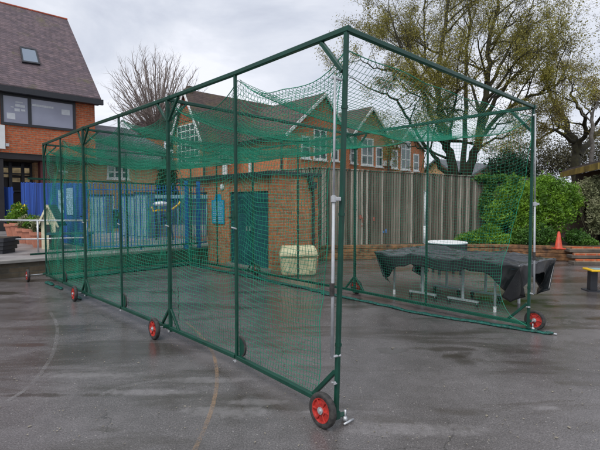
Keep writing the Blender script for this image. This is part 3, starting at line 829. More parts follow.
def barge(mb, x0, ax, az, y0, ez, ov=.25):
    sl = (az-ez)/(ax-x0); sg = -1 if x0 < ax else 1
    xo = x0+sg*ov; zo = az+(xo-ax)*sl
    mb.bar((xo,y0,zo+.03),(ax,y0,az+.03), .05,.16, up=(0,0,1))
for (x0, x1, ax, az, y0, ov) in ((0,5.0,2.75,7.82,-.21,.25),(5.0,9.75,7.3,7.75,.02,0),(9.75,13.2,11.0,6.75,-.18,0)):
    mb = MB(); barge(mb, x0, ax, az, y0, EV, ov); barge(mb, x1, ax, az, y0, EV, ov); mb.build('bargeboard', M['white'], sch)
# wing A: ridge runs across
A0x, A0y, AD, AZ = -2.54, 4.34, 3.5, 8.25
mb = MB()
mb.add([(A0x,A0y,0),(A0x,A0y+AD,0),(A0x,A0y+AD,EV),(A0x,A0y+AD/2,AZ),(A0x,A0y,EV),(13,A0y,0),(13,A0y+AD,0),(13,A0y+AD,EV),(13,A0y+AD/2,AZ),(13,A0y,EV)],
       [(0,4,3,2,1),(5,6,7,8,9),(0,5,9,4),(1,2,7,6)])
mb.build('wall', M['brickschool'], sch)
mb = MB()
for (ye, sg) in ((A0y,-1),(A0y+AD,1)):
    ym = A0y+AD/2; sl = (AZ-EV)/(AD/2); ov = .25; yo = ye+sg*ov; zo = EV-ov*sl
    a = [(A0x-.18,yo,zo),(A0x-.18,ym,AZ),(13.2,ym,AZ),(13.2,yo,zo)]; t = .12
    b_ = [(p[0],p[1]+sg*t*.8,p[2]+t*.6) for p in a]; b_[1] = (A0x-.18,ym,AZ+.17); b_[2] = (13.2,ym,AZ+.17)
    mb.add(a+b_, [(0,1,2,3),(7,6,5,4),(0,4,5,1),(1,5,6,2),(2,6,7,3),(3,7,4,0)])
mb.build('roof', M['roofold'], sch)
mb = MB()
for ye, sg in ((A0y,-1),(A0y+AD,1)):
    sl = (AZ-EV)/(AD/2); mb.bar((A0x-.21, ye+sg*.25, EV-.25*sl+.03), (A0x-.21, A0y+AD/2, AZ+.03), .05,.15)
mb.build('bargeboard', M['white'], sch)
MB().add if False else None
mb = MB(); yy = A0y+AD/2; hh = (AZ-6.55)/((AZ-EV)/(AD/2))
mb.add([(A0x-.04,yy-hh,6.55),(A0x-.04,yy+hh,6.55),(A0x-.04,yy,AZ)], [(0,2,1)])
mb.add([(A0x-.04,yy-hh,6.55),(A0x-.04,yy+hh,6.55),(A0x-.001,yy+hh,6.55),(A0x-.001,yy-hh,6.55)], [(0,1,2,3)])
mb.build('tile_hanging', M['tilehung'], sch)
mb = MB(); mb.box((A0x+.05,A0y+AD/2-.16,AZ-.2),(A0x+.35,A0y+AD/2+.16,AZ+.35)); mb.build('chimney', M['brickold'], sch)
mb = MB(); mb.box((-.34,-.15,EV-.33),(-.22,4.2,EV-.22)); mb.box((-2.5,A0y-.42,EV-.5),(-.36,A0y-.30,EV-.4)); mb.build('gutter', M['slategrey'], sch)
# windows of the gable front
def win_px(x0, y0, x1, y1, nx, nz, yl=0, **k):
    a, zb_ = hit(x0, y1, Qc, ANG, yl); b_, zt_ = hit((x0+x1)/2, y0, Qc, ANG, yl); b_, _ = hit(x1, y1, Qc, ANG, yl)
    a2, zb_ = hit((x0+x1)/2, y1, Qc, ANG, yl)
    window(sch, a, b_, zb_, zt_, yl-.001, nx, nz, sill=True, **k)
win_px(301,136,310,158.5,1,2,fw=.10)
win_px(313.5,129,326.5,160,2,3,fw=.10, hbars=[.36,.72])
win_px(331,139,338.5,161,1,2,fw=.10)
win_px(350,143,357,163.5,1,2,fw=.10, yl=.25)
win_px(361,138,373,165.5,2,3,fw=.10, hbars=[.36,.72], yl=.25)
win_px(375.5,147,382.5,167,1,2,fw=.10, yl=.25)
win_px(391,150,397.5,168.5,1,2,fw=.10)
win_px(400.5,141,410,170,2,3,fw=.10, hbars=[.36,.72])
win_px(413,154,418.5,171,1,2,fw=.10)
mb = MB()
for px in (387.5,):
    x_, _ = hit(px, 160, Qc); mb.tube([(x_,-.09,1),(x_,-.09,EV)], .06, 10); mb.box((x_-.25,-.12,EV-.1),(x_+.25,-.02,EV+.25))
mb.build('drainpipe', M['slategrey'], sch)
MB().tube([(-.10,.35,1),(-.10,.35,EV-.3)], .055, 10).build('drainpipe', M['slategrey'], sch)
for px, yl in ((348,.25),(384.5,.25),(390,0)):
    x_, z_ = hit(px, 158, Qc, ANG, yl); x_, z_ = hit(px, 157 if px < 360 else 163, Qc, ANG, yl)
    MB().box((x_-.13,yl-.1,z_-.18),(x_+.13,yl-.002,z_+.15)).build('vent_box', M['white'], sch)
# big window in the gable end (plane x = A0x)
a, _ = hit2(199.5, 140, Qc, ANG, A0x); b_, _ = hit2(177.5, 140, Qc, ANG, A0x)
_, z0 = hit2(188, 164, Qc, ANG, A0x); _, z1 = hit2(188, 124, Qc, ANG, A0x)
window(sch, a, b_, z0, z1, A0x, 5, 6, fw=.085, side='x', sill=True)
# window and pipe on wing A front
a, z0 = hit(218.5, 163, Qc, ANG, A0y); b_, z1 = hit(229.5, 148, Qc, ANG, A0y)
window(sch, a, b_, z0, z1, A0y, 3, 2, fw=.08, sill=True)
x_, z_ = hit(224, 170, Qc, ANG, A0y)
MB().tube([(x_,A0y-.1,z_-1.2),(x_,A0y-.1,z0)], .16, 10).build('soil_pipe', M['white'], sch)
for px in (202,):
    mb = MB()
    x_, _ = hit(px, 150, Qc, ANG, A0y-.1)
    mb.tube([(max(x_,A0x+.05),A0y-.1,1),(max(x_,A0x+.05),A0y-.1,EV-.45)], .05, 8)
mb.build('drainpipe', M['slategrey'], sch)
a, z0 = hit2(251.5, 178, Qc); b_, z1 = hit2(249, 160, Qc)
MB().box((-.06,a,z0),(-.002,b_,z1)).build('narrow_panel', M['white'], sch)

# ------------------------------------------------------------------ left two-storey building
Lc = np.array([-10.83,24.0])
lb = thing('classroom_block', 'two storey red brick block with tiled roof, skylight and overhanging upper floor', 'building', loc3(Lc), ANG)
LEV = 7.40; LRZ = 12.75; LBZ = 4.1; LD = 5.2
mb = MB(); mb.add([(-22,0,LBZ),(0,0,LBZ),(0,0,LEV),(-22,0,LEV),(-22,2*LD,LBZ),(0,2*LD,LBZ),(0,2*LD,LEV),(-22,2*LD,LEV),(-22,LD,LRZ-.1),(0,LD,LRZ-.1)],
       [(0,1,2,3),(1,5,6,9,2),(5,4,7,6),(4,0,3,8,7)])
mb.build('upper_wall', M['brickred'], lb)
MB().box((-22,.05,LBZ-.28),(-.05,2*LD-.05,LBZ-.002)).build('soffit', M['soffit'], lb)
mb = MB(); sl = (LRZ-LEV)/LD
for sg in (0,1):
    y0 = -.35 if not sg else 2*LD+.35; z0 = LEV-.35*sl
    a = [(-22,y0,z0),(.22,y0,z0),(.22,LD,LRZ),(-22,LD,LRZ)]; b_ = [(p[0],p[1],p[2]+.16) for p in a]
    mb.add(a+b_, [(3,2,1,0),(4,5,6,7),(0,1,5,4),(1,2,6,5),(2,3,7,6),(3,0,4,7)])
mb.build('roof', M['rooftile'], lb)
MB().tube([(-22,LD,LRZ+.14),(.22,LD,LRZ+.16)], .06, 10).build('ridge_tiles', M['tilehung'], lb)
mb = MB(); mb.box((-22,-.52,LEV-.55),(.28,-.36,LEV-.28)); mb.box((-22,-.35,LEV-.53),(.16,0,LEV-.40)); mb.build('gutter', M['slategrey'], lb)
# long upstairs window
a, z0 = hit(3.5, 117.5, Lc); b_, z1 = hit(72.5, 103.5, Lc); _, z0 = hit(40, 125, Lc); _, z1 = hit(40, 98, Lc)
_, z0 = hit(72, 129, Lc); _, z1 = hit(72, 104.5, Lc)
xm, _ = hit(29.5, 110, Lc)
fr = MB(); fw = .12
for (u0,u1,v0,v1) in ((a,b_,z0-fw,z0),(a,b_,z1,z1+fw),(a-fw,a,z0-fw,z1+fw),(b_,b_+fw,z0-fw,z1+fw),(xm-.07,xm+.07,z0,z1)): fr.box((u0,-.07,v0),(u1,-.002,v1))
f_ = fr.build('window', M['slategrey'], lb); MB().box((a,-.02,z0),(b_,-.004,z1)).build('pane', M['glass2'], f_)
for (px, py, w_, h_) in ((11,116,.34,.28),(17,110,.22,.14),(22.5,106.5,.2,.12),(23,110.5,.18,.10),(17.5,105.5,.2,.12),(65.5,112.5,.38,.26),(12,107,.12,.05),(19,102.5,.3,.05)):
    x_, z_ = hit(px, py, Lc); MB().box((x_-w_/2,-.028,z_-h_/2),(x_+w_/2,-.022,z_+h_/2)).build('paper_notice', M['paper'], f_)
for k in range(9):
    x_, z_ = hit(33+k*2.4, 105.0+k*.35, Lc); MB().box((x_-.05,-.028,z_-.05),(x_+.05,-.022,z_+.05)).build('paper_notice', M['paper'], f_)
# window further left (out of the frame edge) and wall sign box at frame edge
window(lb, a-5.2, a-.9, z0, z1, 0, 2, 1, fw=.12, frame='slategrey', glass='glass2')
x_, z_ = hit(1.5, 137, Lc); MB().box((x_-1.0,-.14,z_-.55),(x_+.12,-.002,z_+.55)).build('sign_box', M['white'], lb)
x_, z_ = hit(7, 145, Lc); MB().box((x_-.07,-.12,z_-.07),(x_+.07,-.002,z_+.07)).build('alarm_light', M['galv'], lb)
# skylight on the slope
def roof_hit(px, py):
    p = at(px, py, 1.0); n_ = Vector((0,-sl,1)); # local plane z = LEV+.16 + sl*y
    c, s = math.cos(ANG), math.sin(ANG)
    d = Vector((p[0]*c+s*1.0, -p[0]*s+c*1.0, p[2]-HC)); o = Vector((-(Lc[0]*c+Lc[1]*s), (Lc[0]*s-Lc[1]*c), HC))
    t = (LEV+.17+sl*o.y-o.z)/(d.z-sl*d.y); return o+d*t
c4 = [roof_hit(*q) for q in ((22,63),(40,65.5),(36,50.5),(19.5,47.5))]
up = Vector((0,-sl,1)).normalized()*.09
def inset(P, f): 
    c = sum(P, Vector())/4; return [p+(c-p)*f for p in P]
mb = MB(); o_ = [p+up for p in c4]; i_ = inset(o_, .17)
mb.add([tuple(p) for p in c4+o_+i_], [(0,1,5,4),(1,2,6,5),(2,3,7,6),(3,0,4,7),(4,5,9,8),(5,6,10,9),(6,7,11,10),(7,4,8,11)])
sk = mb.build('skylight', M['slategrey'], lb); mb = MB(); mb.add([tuple(p-up*.2) for p in inset(o_, .15)], [(0,1,2,3)]); mb.build('pane', M['skyglass'], sk)
# recessed ground floor
mb = MB(); x0g, _ = hit(50, 180, Lc, ANG, 2.2)
mb.box((-22,2.2,0),(x0g,2.4,LBZ-.29)); mb.build('shopfront_wall', M['soffit'], lb)
for (px0, px1, py0, py1) in ((3,8,168,177),(12.5,30,168.5,175),(33,38,169,179),(12.5,20,178,182),(24,30,178,182)):
    a, z0 = hit(px0, py1, Lc, ANG, 2.2); b_, z1 = hit(px1, py0, Lc, ANG, 2.2)
    MB().box((a,2.17,z0),(b_,2.198,z1)).build('lit_window', M['lit'], lb)
mb = MB()
for px in (31.5, 10.5, 23, 42):
    x_, _ = hit(px, 180, Lc, ANG, 2.05); mb.box((x_-.07,2.02,0.4),(x_+.07,2.16,LBZ-.3))
for zz in (2.3, 3.2, 3.55): mb.box((-20,2.04,zz),(x0g,2.14,zz+.08))
mb.build('mullions', M['slategrey'], lb)
x_, _ = hit(47.5, 180, Lc, ANG, .6); MB().box((x_-.35,.4,.4),(x_+.25,.9,LBZ-.29)).build('column', M['maroon'], lb)
x_, _ = hit(0, 180, Lc, ANG, .3); MB().box((x_-.6,.1,.4),(x_+.12,.5,LBZ-.29)).build('column', M['soffit'], lb)

# ------------------------------------------------------------------ tan bungalow
Bc = np.array([-11.5,25.4])
bg = thing('tan_brick_bungalow', 'single storey tan brick building with grey slate hipped roof behind blue railings', 'building', loc3(Bc), ANG)
MB().box((-3.0,0,0),(6.2,7,4.1)).build('wall', M['bricktan'], bg)
mb = MB(); e = .35; z0 = 4.05; zr = 6.7
mb.add([(-3-e,-e,z0),(6.2+e,-e,z0),(6.2+e,7+e,z0),(-3-e,7+e,z0),(.4,3.5,zr),(3.2,3.5,zr),(-3-e,-e,z0-.12),(6.2+e,-e,z0-.12),(6.2+e,7+e,z0-.12),(-3-e,7+e,z0-.12)],
       [(0,1,5,4),(1,2,5),(2,3,4,5),(3,0,4),(0,6,7,1),(1,7,8,2),(2,8,9,3),(3,9,6,0),(6,9,8,7)])
mb.build('roof', M['slate'], bg)
mb = MB(); mb.box((-3.2,-.47,z0-.14),(6.5,-.355,z0-.02)); mb.tube([(4.0,-.1,0),(4.0,-.1,4)], .05, 8); mb.build('gutter', M['slategrey'], bg)
def wb(x0,y0,x1,y1,nx,nz,**k):
    a, z0_ = hit(x0, y1, Bc); b2, z1_ = hit(x1, y0, Bc); _, z0_ = hit((x0+x1)/2, y1, Bc); _, z1_ = hit((x0+x1)/2, y0, Bc)
    window(bg, a, b2, z0_, z1_, 0, nx, nz, sill=True, **k)
wb(107,165.5,129,179,3,2,fw=.10)
wb(105.5,196,114,208,2,2,fw=.09)
for px, py in ((92,157.5),(63,171)):
    x_, z_ = hit(px, py, Bc, ANG, -.2)
    mb = MB(); mb.bar((x_-.25,-.3,z_),(x_+.2,-.3,z_-.05),.12,.10); mb.box((x_-.04,-.28,z_-.22),(x_+.04,-.002,z_-.05)); mb.build('security_camera', M['white'], bg)
# white-windowed dormer strip beyond
a, z0_ = hit(149, 164, Bc, ANG, .6); b2, z1_ = hit(168, 157, Bc, ANG, .6)
MB().box((a-.2,.6,z0_-.1),(b2+.2,2.6,z1_+.12)).build('dormer', M['slate'], bg)
window(bg, a, b2, z0_, z1_, .6, 5, 1, fw=.07)
# brown hut roof peak far behind
hp = at(146, 121, 46); mb = MB(); s_ = 2.0
mb.add([(-s_,-2,-1.6),(s_,-2,-1.6),(s_,3,-1.6),(-s_,3,-1.6),(-.4,0,0),(.4,0,0)], [(0,1,5,4),(1,2,5),(2,3,4,5),(3,0,4),(3,2,1,0)])
hr = thing('distant_house', 'brown hipped roof of a far house below the bare tree', 'house', (hp[0],hp[1],0), .3)
o = mb.build('roof', M['rooftile'], hr); o.location = (0,0,float(hp[2]))
MB().box((-s_+.3,-1.7,0),(s_-.3,2.7,hp[2]-1.601)).build('wall', M['brickred'], hr)

# ------------------------------------------------------------------ blue fences, gate, railings
def picket(name, A, B, z0, zA, zB, label, cat, tops=True, rt=.05):
    A = np.array(A[:2]); B = np.array(B[:2]); Ln = np.linalg.norm(B-A); an = math.atan2(*(B-A)[::-1])
    r_ = thing(name, label, cat, loc3(A, z0), an)
    n = max(2, int(Ln/.115)); bw = Ln/n; mb = MB()
    for i in range(n):
        t = (i+.5)/n; h = (zA+(zB-zA)*t)-z0+random.uniform(-.015,.015); x0 = i*bw+.004; x1 = (i+1)*bw-.004; y = random.uniform(0,.006)
        zc = h-rt
        mb.add([(x0,y,0.03),(x1,y,.03),(x1,y,zc),((x0+x1)/2+.02,y,h),((x0+x1)/2-.02,y,h),(x0,y,zc),(x0,y+.022,0.03),(x1,y+.022,.03),(x1,y+.022,zc),((x0+x1)/2+.02,y+.022,h),((x0+x1)/2-.02,y+.022,h),(x0,y+.022,zc)],
               [(0,1,2,3,4,5),(11,10,9,8,7,6),(0,6,7,1),(1,7,8,2),(2,8,9,3),(3,9,10,4),(4,10,11,5),(5,11,6,0)])
    mb.build('boards', M['bluewood'], r_)
    mb = MB(); mb.box((0,.03,.3),(Ln,.08,.4)); mb.box((0,.03,min(zA,zB)-z0-.3),(Ln,.08,min(zA,zB)-z0-.2)); mb.build('rails', M['bluewood'], r_)
    return r_
A = at(-22, 229, 21.5); B = at(14, 229, 21.5)
picket('blue_picket_fence', A, B, TZ, 2.53, 2.50, 'bright blue board fence panel nearest the left picture edge', 'fence')
A = at(22, 229, 18.5); B = at(87, 229, 12.9)
bf = picket('blue_picket_fence', A, B, TZ, 2.56, 2.28, 'long bright blue picket fence running behind the flower pots', 'fence')
# pale faded poster on the fence
Ln = np.linalg.norm(B[:2]-A[:2])
mb = MB(); mb.box((Ln*.66,-.012,1.0),(Ln*.73,-.003,1.75)); mb.box((Ln*.77,-.012,.95),(Ln*.85,-.003,1.78)); mb.build('faded_poster', plain('pale_blue_paper', (.25,.42,.55), .6, 0, .5, 9), bf)
MB().box((-.25,.2,0),(-.05,.4,2.2)).build('gate_post', M['slategrey'], bf)

# hooped railings
RA = gnd(87, 251.5, TZ)[:2]; RB = gnd(188, 248.5, TZ)[:2]
rl = thing('hooped_railing', 'blue hoop-top metal railings on the terrace behind the cage end', 'railing', loc3(RA, TZ), math.atan2(*(RB-RA)[::-1]))
Ln = np.linalg.norm(RB-RA); H = 1.86; nb = 17; sp = Ln/nb
for i in range(nb):
    x0 = i*sp+sp*.22; x1 = i*sp+sp*.78; r = (x1-x0)/2; c = (x0+x1)/2
    pts = [(x0,0,.06),(x0,0,H-r)]+[(c-r*math.cos(t),0,H-r+r*math.sin(t)) for t in np.linspace(0.3,math.pi-.3,6)]+[(x1,0,H-r),(x1,0,.06)]
    MB().tube(pts, .011, 6).build('hoop', M['bluemetal'], rl)
mb = MB(); mb.bar((0,0,.12),(Ln,0,.12),.04,.02); mb.bar((0,0,H-.18),(Ln,0,H-.18),.04,.02); mb.build('rails', M['bluemetal'], rl)
mb = MB()
for t in (.12,.52,.96): mb.bar((Ln*t,.02,0),(Ln*t,.02,.12),.03)
mb.build('feet', M['bluemetal'], rl)
G0 = gnd(187, 249, TZ)[:2]; G1 = gnd(206.5, 246.5, TZ)[:2]
gt = thing('blue_gate', 'narrow blue bar gate between two stout blue posts by the brick store', 'gate', loc3(G0, TZ), math.atan2(*(G1-G0)[::-1]))
Lg = np.linalg.norm(G1-G0)
for t in (0, .60): MB().bar((Lg*t,0,0),(Lg*t,0,1.95),.11).build('post', M['bluemetal'], gt)
mb = MB()
for t in (.12,.24,.36,.48,.74,.86,.97): mb.bar((Lg*t,0,.1),(Lg*t,0,1.8),.022)
mb.bar((.06,0,.14),(Lg,0,.14),.03); mb.bar((.06,0,1.6),(Lg,0,1.6),.03); mb.build('bars', M['bluemetal'], gt)

# galvanised handrail at the left
a = gnd(37.5, 252.5, TZ); D = a[1]
hr_ = thing('handrail', 'galvanised two-rail handrail along the terrace edge in front of the pots', 'handrail', (a[0],a[1],TZ), 0)
def hz(px, py): p = at(px, py, D); return (p[0]-a[0], 0, p[2]-TZ)
MB().tube([hz(-80,219.5), hz(40,220.5), hz(88,220.5)], .024, 12).build('top_rail', M['galv'], hr_, smooth=True)
MB().tube([hz(-80,240), hz(37,239), hz(84,237.5)], .019, 12).build('lower_rail', M['galv'], hr_, smooth=True)
for px in (37.5, -40, 86): MB().tube([(hz(px,220.5)[0],0,0), hz(px,220.5)], .024, 12).build('post', M['galv'], hr_, smooth=True)

# pots with plants
def leafcloud(name, ells, n, size, mat, parent=None, seed=1, shell=.55, up=.3, org=(0,0,0)):
    rng = np.random.default_rng(seed); P = []
    wts = np.array([e[3]*e[4]*e[5] for e in ells])**.67; wts /= wts.sum()
    idx = rng.choice(len(ells), n, p=wts); E = np.array(ells)[idx]
    d = rng.normal(size=(n,3)); d /= np.linalg.norm(d, axis=1)[:,None]
    r = shell+(1-shell)*rng.random(n)**.6; lump = np.array([noise.noise(Vector((q[0]*2.3+s_*3, q[1]*2.3, q[2]*2.3))) for q, s_ in zip(d, idx)])
    r = r*(1+.42*lump); stray = rng.random(n) < .06; r[stray] *= 1.05+.32*rng.random(stray.sum())
    C = E[:,:3]+d*r[:,None]*E[:,3:6]
    u = rng.normal(size=(n,3)); u += d*up*0; u /= np.linalg.norm(u, axis=1)[:,None]
    w_ = np.cross(u, rng.normal(size=(n,3))); w_ /= np.linalg.norm(w_, axis=1)[:,None]
    s = size*(.55+.9*rng.random(n))[:,None]
    fold = np.cross(u, w_)*s*.22
    a = C-u*s; b_ = C+w_*s*.42+fold; c = C+u*s; e = C-w_*s*.42+fold
    V_ = np.stack([a,b_,c,e],1).reshape(-1,3)-np.array(org)
    me = bpy.data.meshes.new(name); me.from_pydata(V_.tolist(), [], (np.arange(n*4).reshape(-1,4)).tolist()); me.materials.append(mat)
    o = bpy.data.objects.new(name, me); col.objects.link(o)
    if parent: o.parent = parent
    return o
pots = [(14,238,.30,.55,'hedge','terracotta pot with leafy green plant, leftmost in the row of pots'),
        (21,239,.34,.6,'yel','large terracotta pot of yellow flowering shrub behind the handrail'),
        (27,243,.30,.50,'pale','terracotta pot with pale trailing foliage under the handrail'),
        (34,244,.30,.5,'hedge','terracotta pot with green sprigs just left of the handrail post'),
        (40,247,.26,.46,'pale','small terracotta pot just right of the handrail post')]
for i, (px, py, r, h, kind, lab) in enumerate(pots):
    p = gnd(px, py, TZ); po = thing('flower_pot', lab, 'flower pot', (p[0],p[1],TZ), 0, 'terracotta pots behind the handrail')
    MB().lathe([(0,0),(r*.68,0),(r*.95,h-.1),(r*1.05,h-.1),(r*1.05,h),(r*.93,h),(r*.9,h-.06),(0,h-.06)], 24).build('pot', M['terracotta'], po, smooth=False)
    leafcloud('foliage', [(0,0,h+.18,r*.95,r*.9,.26)]+([(-.05,0,h+.45,.30,.26,.28)] if kind == 'yel' else []), 650 if kind != 'yel' else 1200, .055, M['pale' if kind == 'pale' else 'hedge'], po, 20+i, .2)
    if kind == 'yel': leafcloud('flowers', [(0,0,h+.5,.24,.2,.2)], 45, .06, M['yellowblob'], po, 50, .7)
p = gnd(0, 253, TZ); pl = thing('planter', 'dark slatted wooden planter at the left edge behind the handrail', 'planter', (p[0],p[1],TZ))
mb = MB()
for k in range(4): 
    s0 = .26+k*.035; z = k*.105
    mb.box((-s0-.3,-s0,z),(s0-.02,s0,z+.095))
mb.build('box', M['slategrey'], pl); MB().box((-.6,-.30,.405),(.33,.30,.42)).build('soil', M['soil'], pl)

# cream wooden playhouse seen by the corner post
p = gnd(49, 249, TZ); Dp = p[1]
ph = thing('wooden_playhouse', 'small cream wooden playhouse with a steep pitched front behind the cage corner', 'playhouse', (p[0],p[1],TZ), R(12))
h1 = .78; h2 = 1.22; w_ = .19
mb = MB(); mb.add([(-w_,0,0),(w_,0,0),(w_,0,h1),(0,0,h2),(-w_,0,h1),(-w_,.7,0),(w_,.7,0),(w_,.7,h1),(0,.7,h2),(-w_,.7,h1)], [(0,1,2,3,4),(9,8,7,6,5),(0,4,9,5),(1,6,7,2)])
mb.build('wall', M['creamwood'], ph)
mb = MB()
for sg in (-1,1):
    mb.bar((sg*(w_+.09), -.06, h1-.16), (0,-.06,h2+.04), .04,.05)
mb.build('front_trim', M['creamwood'], ph)
mb = MB()
for sg in (-1,1):
    a = [(sg*(w_+.09),-.05,h1-.14),(0,-.05,h2+.02),(0,.75,h2+.02),(sg*(w_+.09),.75,h1-.14)]; mb.add(a+[(q[0],q[1],q[2]+.03) for q in a], [(0,1,2,3),(7,6,5,4),(0,4,5,1),(2,6,7,3),(3,7,4,0)])
mb.build('roof', M['green'], ph)
MB().box((-.07,-.015,.45),(.07,-.002,.70)).build('window', M['slategrey'], ph)
# slide-like dark shape: low green bench beside playhouse
p = gnd(66, 250, TZ); bn = thing('low_bench', 'low dark bench against the blue fence behind the cage end', 'bench', (p[0],p[1]+.3,TZ), R(20))
MB().box((-.6,-.15,.42),(.6,.15,.48)).build('seat', M['tealdoor'], bn); 
for sg in (-1,1): MB().box((sg*.5-.04,-.13,0),(sg*.5+.04,.13,.42)).build('leg', M['slategrey'], bn)

# stuff seen behind the railings
def cabinet(px0, px1, pyb, pyt, D, lab, ribs=4, mat='tealbox'):
    a = at(px0, pyb, D); b_ = at(px1, pyt, D); w_ = b_[0]-a[0]
    r = thing('storage_cabinet', lab, 'storage cabinet', (a[0], D, TZ), R(0), 'cabinets behind the blue railings')
    H_ = b_[2]-TZ; MB().box((0,0,0),(w_,.8,H_)).build('body', M[mat], r)
    for i in range(ribs): MB().box((w_*i/ribs+.03,-.03,.1),(w_*(i+1)/ribs-.03,-.002,H_-.12)).build('door', M[mat], r)
    MB().box((-.05,-.06,H_),(w_+.05,.85,H_+.05)).build('top', M['slategrey'], r)
cabinet(90, 105, 226, 195.5, 19.5, 'grey metal storage cabinet at the left behind the railings, beside the small window', 3)
cabinet(121, 135, 231, 195, 17.2, 'tall pale teal storage cabinet in the middle behind the railings', 3)
cabinet(136, 147, 233, 193.5, 16.6, 'taller teal cabinet standing right beside the middle one', 2)
# glazed play shelter
a = at(150, 232, 18); b_ = at(206, 198.5, 18)
r = thing('play_shelter', 'low glazed shelter with pale roof edge behind the railings and gate', 'shelter', (a[0],18,TZ))
w_ = b_[0]-a[0]; H_ = b_[2]-TZ
MB().box((0,0,.0),(w_,.1,.45)).build('base_wall', M['concrete'], r)
MB().box((0,.02,.452),(w_,.08,H_)).build('pane', M['glass'], r)
mb = MB()
for k in range(7): mb.box((w_*k/6-.03,-.03,.46),(w_*k/6+.03,.015,H_))
mb.build('mullions', M['tealbox'], r)
MB().box((-.1,-.15,H_+.002),(w_+.1,1.2,H_+.14)).build('roof', M['tealbox'], r)
MB().box((-.0,.12,0),(w_,1.1,H_-.002)).build('back_wall', M['slategrey'], r)
# yellow and white play bike
p = at(163, 210, 16); r = thing('toy_vehicle', 'white and yellow toy vehicle held up behind the blue railings', 'play equipment', (p[0],16,TZ))
z = p[2]-TZ
mb = MB(); mb.tube([(-.35,0,z-.05),(-.15,0,z),(.25,0,z-.02),(.55,0,z+.18),(.62,0,z+.30)], .035, 10); mb.tube([(-.35,0,z-.05),(-.40,0,z+.12)], .03, 8); mb.build('frame', M['yellow'], r, smooth=True)
mb = MB(); mb.lathe([(0,-.05),(.22,-.03),(.30,.03),(.22,.10),(0,.13)], 20, 'z', (-.05,0,z+.18)); mb.build('seat', M['white'], r, smooth=True)
mb = MB(); mb.tube([(-.25,.0,0),(-.2,0,z)], .03, 8); mb.tube([(.35,.0,0),(.2,0,z)], .03, 8); mb.build('stand', M['slategrey'], r)
# wheelie bin and yellow wet-floor like post
p = gnd(117, 229, TZ); r = thing('wheelie_bin', 'dark green wheeled bin between the two groups of cabinets', 'bin', (p[0],p[1],TZ), .2)
mb = MB(); mb.add([(-.22,-.25,.05),(.22,-.25,.05),(.22,.25,.05),(-.22,.25,.05),(-.29,-.33,.95),(.29,-.33,.95),(.29,.36,.95),(-.29,.36,.95)], [(0,3,2,1),(4,5,6,7),(0,1,5,4),(1,2,6,5),(2,3,7,6),(3,0,4,7)])
mb.build('body', M['evergreen'] if False else M['slategrey'], r)
MB().box((-.31,-.36,.951),(.31,.40,1.02)).build('lid', M['tealdoor'], r, bevel=.02)
for sg in (-1,1):
    o = MB().lathe([(0,-.02),(.1,-.02),(.1,.02),(0,.02)], 18, 'y').build('wheel', M['black'], r); o.location = (sg*.25,.32,.1); o.rotation_euler = (0,0,math.pi/2)
p = gnd(110, 223, TZ); r = thing('yellow_bollard', 'slim yellow bollard beside the wheeled bin', 'bollard', (p[0],p[1],TZ))
MB().lathe([(0,0),(.10,0),(.10,.05),(.07,.06),(.06,.9),(.03,.98),(0,1.0)], 16).build('column', M['yellow'], r)
# round topped sign / life ring on wall left of the second post
# ------------------------------------------------------------------ wooden fence on the right
FH0 = np.array(gnd(316,200,0)[:2])*0
fA = np.array([-.85,15.3]); fB = np.array([.50,13.95]); fC = at(462,200,15.35)[:2]; fD = at(545,200,16.6)[:2]
def woodfence(A, B, z0, z1a, z1b, label, step=.088):
    Ln = np.linalg.norm(B-A); an = math.atan2(*(B-A)[::-1])
    r = thing('wooden_fence', label, 'fence', loc3(A, z0), an, None)
    mb = MB(); n = int(Ln/step)
    for i in range(n):
        t = i/n; x0 = t*Ln; h = z1a+(z1b-z1a)*t-z0-random.uniform(0,.012)
        y = random.uniform(0,.006)
        mb.box((x0, y, 0), (x0+step*random.uniform(.70,.80), y+.018, h)); mb.box((x0+step*.5, .045, 0), (x0+step*1.45, .06, h-.05))
    mb.build('boards', M['boards'], r)
    mb = MB(); hh = min(z1a,z1b)-z0
    for z in (.35, hh*.5, hh-.3): mb.box((0,.06,z),(Ln,.12,z+.08))
    mb.build('rails', M['sleepergrey'], r)
    mb = MB(); mb.bar((0,.015,z1a-z0+.012),(Ln,.015,z1b-z0+.012),.09,.03); mb.build('capping', M['boards'], r)
    return r
woodfence(fA, fB, 0, 2.80, 2.80, 'short weathered board fence return beside the brick store drainpipe')
wf = woodfence(fB, fC, .0, 2.80, 2.64, 'tall weathered grey board fence facing the yard, red paint spots on it')
woodfence(fC, fD, .0, 2.64, 2.52, 'weathered board fence section half covered in ivy')
# paint spots
Ln = np.linalg.norm(fC-fB)
for (px, py, m_, w_, h_) in ((360.5,217,'red',.10,.12),(362.5,220,'red',.05,.16),(374,219,'red',.07,.12),(362,226,'red',.05,.05),(383.5,232,'bluemetal',.05,.07),(386,231,'bluemetal',.05,.12)):
    x_, z_ = hit(px, py, fB, math.atan2(*(fC-fB)[::-1]), -.01)
    MB().box((x_-w_/2,-.0075,z_-h_/2),(x_+w_/2,-.0045,z_+h_/2)).build('paint_spot', plain('faded_spot', (.26,.08,.06) if m_ == 'red' else (.06,.16,.4), .8, 0, .4, 20), wf)

